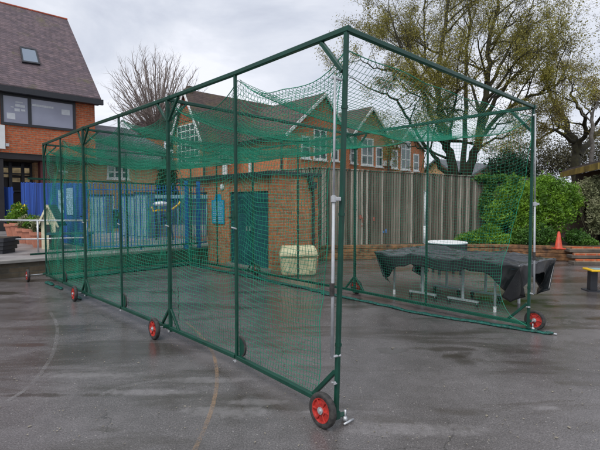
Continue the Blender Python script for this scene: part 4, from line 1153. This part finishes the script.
# low dark shed with mossy roof edge on the right, brown wall
p = at(566, 180, 19.0); q = at(600, 180, 14.9); an = math.atan2(q[1]-p[1], q[0]-p[0])
sh = thing('garden_shed', 'low shed with mossy yellow roof edge rising above the hedge at the right', 'shed', (p[0],19.0,0), an)
MB().box((.2,.3,0),(4.2,5,2.90)).build('wall', M['soffit'], sh)
mb = MB(); mb.add([(-.3,-.1,3.00),(4.6,-.1,3.00),(4.6,5.4,3.55),(-.3,5.4,3.55),(-.3,-.1,3.12),(4.6,-.1,3.12),(4.6,5.4,3.70),(-.3,5.4,3.70)], [(0,3,2,1),(4,5,6,7),(0,1,5,4),(1,2,6,5),(2,3,7,6),(3,0,4,7)])
mb.build('roof', plain('shed_roof', (.10,.085,.08), .8, 0, .3, 2), sh)
mb = MB(); mb.bar((-.3,-.13,2.92),(4.6,-.13,2.92),.05,.22); mb.build('fascia', plain('mossy_fascia', (.20,.14,.03), .85, 0, .5, 2, c2=(.34,.25,.05)), sh)
wA = at(548, 200, 16.4)[:2]; wB = at(660, 200, 15.2)[:2]; Ln = np.linalg.norm(wB-wA)
r = thing('brown_panel_wall', 'plain brown weathered panel wall behind the traffic cone', 'wall', loc3(wA), math.atan2(*(wB-wA)[::-1]))
mb = MB()
for k in range(int(Ln/1.2)): mb.box((k*1.2,0,0),(k*1.2+1.19,.08,1.95))
mb.build('panels', plain('brown_panel', (.085,.062,.046), .9, 0, .45, 2.5, bmp=.4, c2=(.15,.115,.09)), r)
MB().box((0,-.02,1.951),(Ln,.10,2.0)).build('capping', M['sleepergrey'], r)

# shrubs
def shrub(name, label, cat, base, ells, n, size, mat, seed, shell=.35, stems=5, grp=None):
    base = np.array(base, float); r = thing(name, label, cat, base, 0, grp)
    leafcloud('foliage', [(e[0]-base[0], e[1]-base[1], e[2]-base[2], e[3], e[4], e[5]) for e in ells], n, size, mat, r, seed, shell)
    mb = MB(); rr = random.Random(seed)
    for k in range(stems):
        e = rr.choice(ells); q = Vector((e[0]-base[0], e[1]-base[1], e[2]-base[2]))
        s0 = Vector((rr.uniform(-.1,.1), rr.uniform(-.1,.1), 0)); m_ = (s0+q)/2+Vector((rr.uniform(-.1,.1),0,0))
        mb.tube([s0, m_, q], [.025,.018,.008], 6)
    mb.build('stems', M['bark'], r); return r
def E(px, py, D, rx, ry, rz): p = at(px, py, D); return (p[0], p[1], p[2], rx, ry, rz)
shrub('hedge_bush', 'big bright lime green bush just right of the far cage post', 'bush', (*at(545,240,14.6)[:2], BZ-.05),
      [E(547,196,14.6,.75,.5,.68), E(530,200,14.4,.5,.45,.68), E(565,196,14.8,.5,.45,.52), E(552,215,14.4,.75,.45,.58), E(530,225,14.3,.55,.4,.55), E(572,203,14.8,.3,.35,.35), E(545,184,14.8,.5,.4,.3)], 17000, .045, M['hedge'], 3)
shrub('hedge_bush', 'lime green bush rising behind the netting left of the far cage post', 'bush', (*at(505,240,14.9)[:2], BZ-.05),
      [E(508,198,15.0,.45,.4,.55), E(500,215,14.8,.5,.4,.5), E(515,185,15.1,.3,.3,.35), E(518,212,14.7,.3,.3,.55)], 7500, .045, M['hedge'], 4)
shrub('ivy_bush', 'dark green ivy spilling over the wooden fence top', 'ivy', (*at(487,240,15.2)[:2], BZ-.05),
      [E(490,185,15.5,.22,.2,.35), E(482,178,15.5,.30,.15,.12), E(487,205,15.3,.28,.2,.5), E(495,222,15.2,.35,.25,.5), E(500,178,15.8,.4,.15,.15)], 5500, .05, M['ivy'], 5)
shrub('low_bush', 'low green spreading bush at the fence foot behind the black cover', 'bush', (*at(482,244,14.6)[:2], BZ-.05),
      [E(482,238,14.5,.65,.35,.26), E(468,240,14.5,.4,.3,.22), E(500,240,14.4,.4,.3,.26), E(490,230,14.6,.35,.3,.2), E(515,240,14.2,.35,.25,.25)], 6500, .045, M['hedge'], 6)
shrub('low_bush', 'dark low bush with ivy beside the orange traffic cone, on its left', 'bush', (*at(540,246,14.0)[:2], BZ-.05),
      [E(540,236,14.0,.5,.3,.35), E(525,238,13.9,.4,.3,.3)], 4500, .045, M['ivy'], 7)
shrub('low_bush', 'low dark green bush to the right of the orange traffic cone', 'bush', (*at(576,246,14.2)[:2], BZ-.05),
      [E(577,238,14.2,.35,.3,.28), E(588,243,14.2,.3,.2,.15)], 3200, .04, M['ivy'], 8)
shrub('variegated_bush', 'pale cream-green bush at the right picture edge below the shed roof', 'bush', (*at(592,246,15.0)[:2], BZ-.05),
      [E(588,192,15.6,.55,.4,.45), E(603,190,15.4,.6,.4,.5), E(598,215,15.0,.35,.3,.65), E(578,200,15.6,.3,.3,.35)], 8500, .05, M['pale'], 9)
shrub('dark_shrub', 'dark evergreen shrub against the tan building near the school corner', 'bush', (*at(168,235,24.5)[:2], TZ),
      [E(167,178,24.6,.5,.5,1.2), E(165,192,24.4,.5,.5,.9), E(172,200,24.4,.5,.4,.8)], 5000, .09, M['evergreen'], 10)
shrub('evergreen_tree', 'dark evergreen crown showing above the fence between the two cage posts', 'tree', (*at(508,240,22)[:2], .2),
      [E(507,170,22,1.0,.8,.9), E(520,176,22,.8,.8,.8), E(497,180,22,.8,.6,.6)], 6500, .08, M['evergreen'], 12)

for k, (px, py, lab) in enumerate(((535,158,'low olive scrubby tree mass far behind the hedge, left one'),(590,150,'low olive scrubby tree mass far behind the shed, right one'))):
    shrub('distant_tree', lab, 'tree', (*at(px,200,38)[:2], 0), [E(px,py,38,3.0,2.2,2.2), E(px+25,py+6,38,2.2,2,1.6), E(px-22,py+10,38,2.2,2,1.4)], 6500, .10, M['farleaf'], 60+k, .1)
# ------------------------------------------------------------------ houses behind the fence
def house(px, pyridge, D, wid, dep, ez, label, mat='slate', rot=.2):
    p = at(px, pyridge, D); r = thing('neighbour_house', label, 'house', (p[0],D,0), rot, 'houses beyond the fence')
    z = p[2]; W = wid/2
    MB().add and None
    mb = MB(); mb.add([(-W,0,0),(W,0,0),(W,0,ez),(0,0,z-.1),(-W,0,ez),(-W,dep,0),(W,dep,0),(W,dep,ez),(0,dep,z-.1),(-W,dep,ez)], [(0,1,2,3,4),(9,8,7,6,5),(0,4,9,5),(1,6,7,2)])
    mb.build('wall', M['bricktan'], r)
    roof_slopes('roof', -W, W, 0, z-.05, -.3, dep+.3, ez, M[mat], r, .3, .12)
house(486, 166, 34, 6.0, 8, 2.6, 'grey slate roofed house end behind the fence right of the big tree', 'slate', .1)
house(437, 160, 38, 7.0, 9, 2.9, 'grey roofed house just right of the school building end', 'slate', -.9)

# ------------------------------------------------------------------ trees
class Tree:
    def __init__(s, seed): s.r = random.Random(seed); s.mb = MB(); s.tips = []
    def seg(s, pts, rads, n=7): s.mb.tube(pts, rads, n, cap=False)
    def grow(s, p, d, ln, rad, lev, spread=.6, upb=.12, wig=.16, kids=(3,5), leafy=True, shrink=.62):
        r = s.r; n = 5; pts = [p]; rads = [rad]; q = p.copy(); dd = d.normalized()
        for i in range(n):
            dd = (dd+Vector((r.gauss(0,wig), r.gauss(0,wig), r.gauss(0,wig)+upb*.5))).normalized()
            q = q+dd*ln/n; pts.append(q.copy()); rads.append(rad*(1-.72*(i+1)/n))
        s.seg(pts, rads, 7 if lev > 2 else (5 if lev > 1 else 3))
        if lev <= 1:
            for k in range(2, n+1): s.tips.append(pts[k])
        if lev > 0:
            for k in range(r.randint(*kids)):
                t = r.uniform(.25, 1); i = min(n-1, int(t*n)); b = pts[i].lerp(pts[i+1], t*n-i)
                a = Vector((r.gauss(0,1), r.gauss(0,1), r.gauss(0,1))).normalized()
                nd = (dd*(1-spread*.5)+a*spread+Vector((0,0,upb))).normalized()
                s.grow(b, nd, ln*shrink*r.uniform(.7,1.15), max(.006, rads[i]*.55), lev-1, spread, upb, wig, kids, leafy, shrink)
    def limb(s, pts, r0, r1, lev, every=.5, ln=2.0, **k):
        """explicit limb polyline with side branches"""
        P = []; 
        for i in range(len(pts)-1):
            p0 = Vector(pts[max(i-1,0)]); p1 = Vector(pts[i]); p2 = Vector(pts[i+1]); p3 = Vector(pts[min(i+2,len(pts)-1)])
            for t in (0,.25,.5,.75): P.append(.5*((2*p1)+(p2-p0)*t+(2*p0-5*p1+4*p2-p3)*t*t+(-p0+3*p1-3*p2+p3)*t**3))
        P.append(Vector(pts[-1])); K = len(P)
        P = [p+Vector((s.r.gauss(0,.05), s.r.gauss(0,.05), s.r.gauss(0,.05))) if 0 < i < K-1 else p for i, p in enumerate(P)]
        s.seg(P, [r0+(r1-r0)*(i/(K-1))**.8 for i in range(K)], 9)
        L_ = 0
        for i in range(1, K):
            L_ += (P[i]-P[i-1]).length; 
            if L_ > every and i > K*k.get('start', .25):
                L_ = 0; d = (P[i]-P[i-1]).normalized(); a = Vector((s.r.gauss(0,1), s.r.gauss(0,1), s.r.gauss(0,1))).normalized()
                rr = r0+(r1-r0)*(i/(K-1))
                s.grow(P[i], (d*.5+a*.9+Vector((0,0,k.get('up',.25)))).normalized(), ln*s.r.uniform(.55,1.35)*(1-.25*i/K), max(.012, rr*.5), lev, .55, .06, .13, k.get('kids',(3,5)))
        s.grow(P[-1], (P[-1]-P[-2]).normalized(), ln, r1, lev, .55, .1, .15)
def make_tree(name, label, T, base, bark, leaf, nper, size, spread, group=None):
    base = Vector([float(v) for v in base]); root = thing(name, label, 'tree', base, 0, group)
    T.mb.v = [(v[0]-base.x, v[1]-base.y, v[2]-base.z) for v in T.mb.v]
    T.mb.build('trunk', bark, root, smooth=True)
    if leaf is not None:
        rng = np.random.default_rng(5); C = np.array([[t.x-base.x, t.y-base.y, t.z-base.z] for t in T.tips])
        # thin patchily so the crown has clumps and gaps
        keep = np.array([noise.noise(Vector(tuple(c*.5)))*.7+.30+.5*rng.random() > .22 for c in C]); C = C[keep]
        C = np.repeat(C, nper, 0); C += rng.normal(size=C.shape)*spread; n = len(C)
        u = rng.normal(size=(n,3)); u /= np.linalg.norm(u, axis=1)[:,None]; w_ = np.cross(u, rng.normal(size=(n,3))); w_ /= np.linalg.norm(w_, axis=1)[:,None]
        s = size*(.5+rng.random(n))[:,None]
        V_ = np.stack([C-u*s, C+w_*s*.5, C+u*s, C-w_*s*.5],1).reshape(-1,3)
        me = bpy.data.meshes.new('crown'); me.from_pydata(V_.tolist(), [], np.arange(n*4).reshape(-1,4).tolist()); me.materials.append(leaf)
        o = bpy.data.objects.new('crown', me); col.objects.link(o); o.parent = root
        print(name, 'tips', len(T.tips), 'leaves', n)
    return root
D = 23.0
def t3(x, y, dd=0): p = at(x, y, D+dd); return tuple(p)
T = Tree(11)
b0 = at(458, 215, D); base = (b0[0], D, 0)
fork = t3(458,190)
T.limb([base, fork, t3(452,165,.3), t3(446,140,.6), t3(440,110,1), t3(438,80,1), t3(442,45,.8), t3(448,5,.5), t3(452,-30,.5)], 0.33, .05, 3, 0.46, 2.5, start=.3)
T.limb([t3(452,185), t3(438,160,-.4), t3(422,140,-1), t3(408,120,-1.5), t3(396,100,-2), t3(378,92,-2.5)], 0.13, .03, 3, 0.39, 2.1)
T.limb([t3(449,150,.3), t3(437,125,-.5), t3(424,95,-1.5), t3(410,65,-2), t3(398,40,-2), t3(392,22,-2)], 0.12, .03, 3, 0.39, 2.2)
T.limb([t3(446,120,.6), t3(436,90,1.5), t3(426,55,2), t3(424,20,2.5), t3(425,-15,2.5)], 0.12, .03, 3, 0.39, 2.2)
T.limb([fork, t3(470,165,-.2), t3(478,140,-.5), t3(484,110,-1), t3(487,80,-1), t3(490,45,-1), t3(497,8,-1), t3(500,-25,-1)], 0.27, .05, 3, 0.46, 2.5, start=.3)
T.limb([t3(482,120,-.7), t3(500,92,-1.5), t3(520,72,-2), t3(530,62,-2), t3(540,50,-2)], 0.12, .03, 3, 0.39, 2.1)
T.limb([t3(477,142,-.5), t3(497,118,-1.5), t3(520,102,-2.4), t3(543,92,-3), t3(556,84,-3.2), t3(566,78,-3.2)], 0.12, .03, 3, 0.33, 1.9)
T.limb([t3(487,90,-1), t3(503,60,.2), t3(516,36,1), t3(528,15,1.2)], 0.10, .03, 3, 0.39, 2.1)
T.limb([t3(462,175,.3), t3(464,140,1.5), t3(466,100,2), t3(466,60,2.5), t3(470,20,2.5), t3(472,-20,2.5)], 0.17, .04, 3, 0.46, 2.4, start=.4)
T.limb([t3(475,150,.2), t3(495,140,1.5), t3(515,133,2.2), t3(530,130,2.5)], 0.08, .02, 3, 0.39, 1.6)
T.limb([t3(446,158,.2), t3(428,150,1.5), t3(410,146,2), t3(398,140,2)], 0.07, .02, 3, 0.39, 1.6)
T.limb([t3(446,150,0), t3(452,130,-1.5), t3(455,100,-2.2), t3(458,70,-2.5), t3(462,40,-2.5)], 0.08, .02, 3, 0.33, 2.0)
T.limb([t3(480,130,0), t3(500,125,-2), t3(515,120,-2.6)], 0.06, .02, 3, 0.26, 1.8)
T.limb([t3(484,110,-1), t3(505,85,1), t3(522,74,2), t3(534,68,2)], 0.07, .02, 3, 0.33, 1.9)
T.limb([t3(490,45,-1), t3(508,28,-1), t3(522,18,-1), t3(533,14,-1)], 0.06, .02, 3, 0.33, 1.9)
T.limb([t3(438,80,1), t3(420,60,1), t3(406,38,1), t3(400,20,1)], 0.06, .02, 3, 0.33, 1.8)
T.limb([t3(440,105,1), t3(420,85,0), t3(396,72,-.5), t3(372,66,-.5), t3(360,60,-.5)], 0.08, .02, 3, 0.33, 1.6)
make_tree('oak_tree', 'huge spreading oak with olive spring leaves beyond the wooden fence', T, base, M['bark'], M['oakleaf'], 3, .034, .13)
D = 27.0; T = Tree(5); base = at(577, 215, D); base[2] = 0
T.limb([tuple(base), t3(576,168), t3(577,152), t3(572,138,.2), t3(566,122,.5), t3(556,108,1), t3(548,92,1.2), t3(546,78,1.2)], .34, .04, 3, .8, 1.6, start=.45)
T.limb([t3(577,150), t3(585,135,-.5), t3(586,122,-1), t3(580,110,-1.4), t3(572,95,-1.6), t3(572,88,-1.6), t3(575,80,-1.6)], .16, .03, 3, .8, 1.6)
T.limb([t3(574,142,0), t3(560,132,-1), t3(547,128,-1.6), t3(536,120,-2)], .13, .02, 3, .7, 1.3)
T.limb([t3(578,155,0), t3(600,130,1), t3(610,115,1.5), t3(618,100,2), t3(625,88,2)], .20, .03, 3, .8, 1.8)
T.limb([t3(566,125,.5), t3(545,135,1.5), t3(532,145,2), t3(522,152,2)], .09, .02, 3, .7, 1.2)
T.limb([t3(580,140,0), t3(598,120,-2), t3(604,105,-2.5), t3(606,92,-2.8), t3(610,84,-2.8)], .10, .02, 3, .8, 1.6)
make_tree('oak_tree', 'smaller crooked tree with brownish spring leaves above the shed at right', T, base, M['bark'], M['oakleaf2'], 3, .038, .14)
# bare pale forked tree at the right edge
D = 24.0; T = Tree(9); base = at(592, 215, D); base[2] = 0
T.limb([tuple(base), t3(592,160), t3(593,130), t3(592,116)], .13, .08, 0, 50, .5)
T.limb([t3(592,116), t3(585,103,.2), t3(578,94,.3), t3(570,84,.4)], .06, .012, 1, .8, .7, kids=(1,3))
T.limb([t3(592,116), t3(597,102,-.2), t3(603,90,-.3), t3(607,78,-.4)], .06, .012, 1, .8, .7, kids=(1,3))
T.limb([t3(592,122), t3(582,112,.2), t3(574,102,.3)], .04, .01, 1, .8, .5, kids=(1,3))
make_tree('bare_tree', 'slim pale bare tree forking at the right picture edge', T, base, M['barkgrey'], None, 0, 0, 0)
# far bare tree on the left
D = 46.0; T = Tree(21); base = at(157, 215, D); base[2] = 0
top0 = Vector(t3(157,138)); T.seg([Vector(base), top0], [.5,.4], 9)
cc = Vector(t3(158,103)); RX = 4.35; RZ = 4.6
for k in range(120):
    z = 1-1.55*(k+.5)/120; a = k*2.39996; rr = math.sqrt(max(0,1-z*z)); jit = T.r.uniform(.80,1.03)
    e = cc+Vector((rr*math.cos(a)*RX, rr*math.sin(a)*RX, z*RZ))*jit
    st = top0+Vector((0,0,T.r.uniform(-1.2,.9))); m1 = st.lerp(e,.35)+Vector((0,0,-.1+.35*rr)); m2 = st.lerp(e,.7)+Vector((0,0,.10*rr))
    T.limb([tuple(st), tuple(m1), tuple(m2), tuple(e)], .075, .030, 1, .40, 1.15, start=.3, up=.5, kids=(5,7))
make_tree('bare_tree', 'round-crowned leafless tree far behind the roofs on the left', T, base, M['barkpale'], None, 0, 0, 0)

# ------------------------------------------------------------------ yard furniture
# cream grit bin
p = gnd(298, 276.5); bw = .43
gb = thing('storage_bin', 'cream plastic grit bin with hinged lid against the brick store', 'storage bin', (p[0], p[1]+.27, 0), R(6))
mb = MB(); b1 = bw*.93
mb.add([(-b1,-.24,.0),(b1,-.24,0),(b1,.26,0),(-b1,.26,0),(-bw,-.29,.46),(bw,-.29,.46),(bw,.29,.46),(-bw,.29,.46)], [(0,3,2,1),(4,5,6,7),(0,1,5,4),(1,2,6,5),(2,3,7,6),(3,0,4,7)])
o = mb.build('body', M['cream'], gb, bevel=.07); o.modifiers['bevel'].segments = 4
mb = MB(); w2 = bw+.025
pr = [(-.32,.462),(-.32,.53),(-.24,.64),(-.08,.70),(.12,.70),(.30,.62),(.31,.462)]
n = len(pr)
mb.add([(-w2+(.06 if z > .6 else 0), y, z) for y, z in pr]+[(w2-(.06 if z > .6 else 0), y, z) for y, z in pr], [(i,(i+1)%n,n+(i+1)%n,n+i) for i in range(n)]+[tuple(range(n-1,-1,-1)), tuple(range(n,2*n))])
o = mb.build('lid', M['cream'], gb, bevel=.06); o.modifiers['bevel'].segments = 4
for sg in (-1,1): MB().box((sg*.28-.05,-.30,.12),(sg*.28+.05,-.275,.40)).build('rib', M['cream'], gb, bevel=.008)
MB().box((-.10,-.335,.47),(.10,-.321,.53)).build('latch', M['cream'], gb, bevel=.008)

# round white table beyond the cover
p = at(447, 242.3, 10.9); zt = p[2]
rt = thing('round_table', 'round white-topped outdoor table with dark base behind the black cover', 'table', (p[0], 10.9, 0))
MB().lathe([(0,zt-.02),(.46,zt-.02),(.475,zt-.01),(.475,zt+.01),(.46,zt+.018),(0,zt+.02)], 48).build('table_top', M['white'], rt)
MB().lathe([(.44,zt-.20),(.465,zt-.20),(.465,zt-.021),(.44,zt-.021)], 48).build('rim', M['slategrey'], rt)
MB().lathe([(.477,zt-.018),(.482,zt-.018),(.482,zt-.004),(.477,zt-.004)], 48).build('edge_band', M['tealbox'], rt)
for k in range(4):
    t = math.pi/4+k*math.pi/2; MB().bar((.36*math.cos(t),.36*math.sin(t),0),(.36*math.cos(t),.36*math.sin(t),zt-.03),.05).build('leg', M['slategrey'], rt)

# table tennis table under its cover
TA = gnd(374,254,.76)[:2]; TC = gnd(551,262.5,.76)[:2]
near = gnd(508,268.5,.76)[:2]; 
tdir = -LU; wdir = CU
org = TA+CU*.02; TLn = 2.62; TWd = 1.48
cen = org+tdir*TLn/2+wdir*TWd/2
tt = thing('games_table', 'folding games table on pale wheeled T-shaped legs under a black cover', 'table', loc3(cen), math.atan2(tdir[1], tdir[0]))
MB().box((-TLn/2+.02,-TWd/2+.02,.74),(TLn/2-.02,TWd/2-.02,.76)).build('table_top', M['tealdoor'], tt)
for x in (-.53,.24):
    for y in (-.34,.50):
        mb = MB(); mb.bar((x-.27,y,.085),(x+.27,y,.085),.045,.035); mb.bar((x,y,.10),(x,y,.735),.04)
        lg = mb.build('leg_frame', M['palegrey'], tt)
        for sx in (-.25,.25):
            o = MB().lathe([(0,-.014),(.034,-.014),(.034,.014),(0,.014)], 16, 'y').build('castor', M['black'], lg); o.location = (x+sx,y,.034)
            MB().bar((x+sx,y,.04),(x+sx,y,.07),.025).build('fork', M['palegrey'], lg)
for (sx, sy) in ((-1,-1),(1,-1),(1,1),(-1,1)):
    x, y = (-1.06 if sx < 0 else .84), sy*.46
    lg = MB().tube([(x,y,0.02),(x,y,.735)], .019, 12).build('leg', M['palegrey'], tt, smooth=True)
    MB().tube([(x,y,0),(x,y,.09)], .024, 12).build('foot', M['white'], lg)
MB().bar((-TLn/2+.1,-.1,.70),(TLn/2-.1,-.1,.70),.03).build('beam', M['galv'], tt)
# cover: a sheet laid over the table, corners hanging long, edges hitched up
NA, NB = 132, 84
def ovh(a, half): # overhang along a side as a function of the position along it
    dcor = half-abs(a); return .21+.30*math.exp(-(dcor/.36)**4)
vs = []
for i in range(NA+1):
    for j in range(NB+1):
        u = 2*i/NA-1; v = 2*j/NB-1
        # sheet coords: inner 82% is the table
        ku, kv = .80, .74
        au = u/ku*TLn/2 if abs(u) <= ku else None; bv = v/kv*TWd/2 if abs(v) <= kv else None
        a_c = max(-TLn/2, min(TLn/2, u/ku*TLn/2)); b_c = max(-TWd/2, min(TWd/2, v/kv*TWd/2))
        ox = 0 if au is not None else (abs(u)-ku)/(1-ku)*ovh(b_c, TWd/2)
        oy = 0 if bv is not None else (abs(v)-kv)/(1-kv)*ovh(a_c, TLn/2)
        sgx = 1 if u > 0 else -1; sgy = 1 if v > 0 else -1
        d = math.hypot(ox, oy); dm = max(ox, oy)+.22*min(ox, oy)
        # slack wrinkles, stronger toward the middle-left; long folds running along the table
        fold = .060*noise.noise(Vector((a_c*.9+b_c*.7, b_c*5.2-a_c*.9, 1.2)))+.026*noise.noise(Vector((a_c*1.3, b_c*6, 5.2)))+.003*noise.noise(Vector((a_c*5, b_c*7, 3)))
        rid = abs(noise.noise(Vector((a_c*1.1-b_c*1.7, b_c*4.3+a_c*1.4, 8.8)))); fold += .10*max(0, .20-rid)*2
        z = .80+fold*(.35+.65*min(1, (TLn/2-abs(a_c))/.3))
        dcn = 0 if (ox > 0 and oy > 0) else (TWd/2-abs(b_c) if ox > 0 else TLn/2-abs(a_c))
        flare = .02-(.10+.42*math.exp(-(dcn/.30)**2))*dm
        ph_ = (a_c*9 if oy > ox else b_c*9)
        w_ = .008*math.sin(ph_+2*noise.noise(Vector((a_c,b_c,2))))*min(1, d/.2)
        if d > 0:
            nx_, ny_ = ox/d*sgx, oy/d*sgy
            if ox > 0 and oy > 0:   # corner cone folds
                w_ = .008*math.sin(4*math.atan2(oy, ox)-.8)*min(1, d/.3)
            z = z-max(0, dm-.012)*.98
            x = a_c+nx_*(flare+w_); y = b_c+ny_*(flare+w_)
        else: x, y = a_c, b_c
        vs.append((x, y, z))
fs = [(i*(NB+1)+j, (i+1)*(NB+1)+j, (i+1)*(NB+1)+j+1, i*(NB+1)+j+1) for i in range(NA) for j in range(NB)]
mb = MB(); mb.v = vs; mb.f = fs
cv = mb.build('table_cover', M['tarp'], None, smooth=True); cv.location = loc3(cen); cv.rotation_euler = (0,0,math.atan2(tdir[1], tdir[0]))
so = cv.modifiers.new('thick', 'SOLIDIFY'); so.thickness = .004; so.offset = 1
tag(cv, 'creased black tarpaulin cover draped over the games table, corners hanging', 'cover')
# maker's mark patch on the cover
p = hit(535.5, 274, cen+wdir*0, ANG-math.pi/2) if False else None
# traffic cone
p = gnd(558.5, 247.2, BZ); cz = BZ
tc = thing('traffic_cone', 'tall faded orange traffic cone standing on the planting bed edge', 'traffic cone', (p[0],p[1],cz-.05))
MB().box((-.14,-.14,0),(.14,.14,.03)).build('base', M['cone'], tc, bevel=.008)
MB().lathe([(.115,.03),(.10,.05),(.03,.50),(.022,.505),(0,.505)], 24).build('body', M['cone'], tc, smooth=True)
# yellow bench at right
p = gnd(592.5, 291); r = thing('yellow_bench', 'bench with bright yellow edged top on dark legs at the right edge', 'bench', (p[0],p[1],0), R(-8))
z = .43
MB().box((-.10,-.16,z-.035),(1.6,.22,z)).build('seat', M['yellow'], r, bevel=.012)
MB().box((-.02,-.10,z+.001),(1.55,.16,z+.006)).build('seat_pad', M['tealbox'], r)
for x in (.0,1.4):
    lg = MB().box((x-.06,-.04,.02),(x+.07,.10,z-.036)).build('leg', M['slategrey'], r, bevel=.008); MB().box((x-.13,-.12,0),(x+.14,.18,.02)).build('foot_plate', M['slategrey'], lg)

# fallen leaves and grit on the yard: countless, one object
rng = np.random.default_rng(3); mb = MB()
for k in range(420):
    px, py = rng.uniform(-20,620), 262+ (rng.random()**.8)*185; g_ = gnd(px, py); s = rng.uniform(.004,.012)*(1 if rng.random() < .9 else 1.8); a = rng.uniform(0,6.28)
    c, s2 = math.cos(a)*s, math.sin(a)*s; z = .0055
    mb.add([(g_[0]-c,g_[1]-s2,z),(g_[0]+s2*.6,g_[1]-c*.6,z+.003),(g_[0]+c,g_[1]+s2,z),(g_[0]-s2*.6,g_[1]+c*.6,z+.002)], [(0,1,2,3)])
tag(mb.build('leaf_litter', plain('litter', (.20,.17,.12), .8, 0, .6, 3, c2=(.4,.36,.28))), 'scattered tiny leaves and grit on the wet yard', 'leaf litter', kind='stuff')

# ------------------------------------------------------------------ camera, sky, sun
cam = bpy.data.cameras.new('camera'); co = bpy.data.objects.new('camera', cam); col.objects.link(co)
co.location = (0,0,HC); co.rotation_euler = (math.pi/2-PITCH, 0, 0)
cam.sensor_width = 36; cam.lens = 27; cam.clip_end = 3000; cam.clip_start = .05
sc.camera = co
SUN_EL = R(52); SUN_ROT = R(205)   # behind the camera, to the left
wld = bpy.data.worlds.new('World'); sc.world = wld; wld.use_nodes = True; nt = wld.node_tree
bg_ = nt.nodes['Background']
sky = N(nt, 'ShaderNodeTexSky', sky_type='NISHITA'); sky.sun_disc = False; sky.sun_elevation = SUN_EL; sky.sun_rotation = SUN_ROT
tc = N(nt, 'ShaderNodeTexCoord')
mp = N(nt, 'ShaderNodeMapping'); mp.inputs['Scale'].default_value = (1,1,2.6); L(nt, tc.outputs['Generated'], mp.inputs['Vector'])
n1 = N(nt, 'ShaderNodeTexNoise'); n1.inputs['Scale'].default_value = 1.8; n1.inputs['Detail'].default_value = 6; n1.inputs['Roughness'].default_value = .58; n1.inputs['Distortion'].default_value = .4; L(nt, mp.outputs[0], n1.inputs['Vector'])
cl = ramp(nt, [(.36, (3.8,4.05,4.75)), (.47, (4.6,4.85,5.5)), (.56, (5.35,5.55,6.1)), (.66, (6.5,6.6,7.1))], n1.outputs['Fac'])
mx = mix(nt, .93, sky.outputs[0], cl)
L(nt, mx, bg_.inputs['Color']); bg_.inputs['Strength'].default_value = .10
sl_ = bpy.data.lights.new('sun', 'SUN'); sl_.energy = 1.5; sl_.angle = R(35); sl_.color = (1,.97,.93)
so_ = bpy.data.objects.new('sun', sl_); col.objects.link(so_)
dv = Vector((math.sin(SUN_ROT)*math.cos(SUN_EL), math.cos(SUN_ROT)*math.cos(SUN_EL), math.sin(SUN_EL)))
so_.rotation_euler = dv.to_track_quat('Z','Y').to_euler()
sc.view_settings.view_transform = 'Standard'; sc.view_settings.look = 'None'; sc.view_settings.gamma = 1; sc.view_settings.exposure = .62
sc.view_settings.use_curve_mapping = False
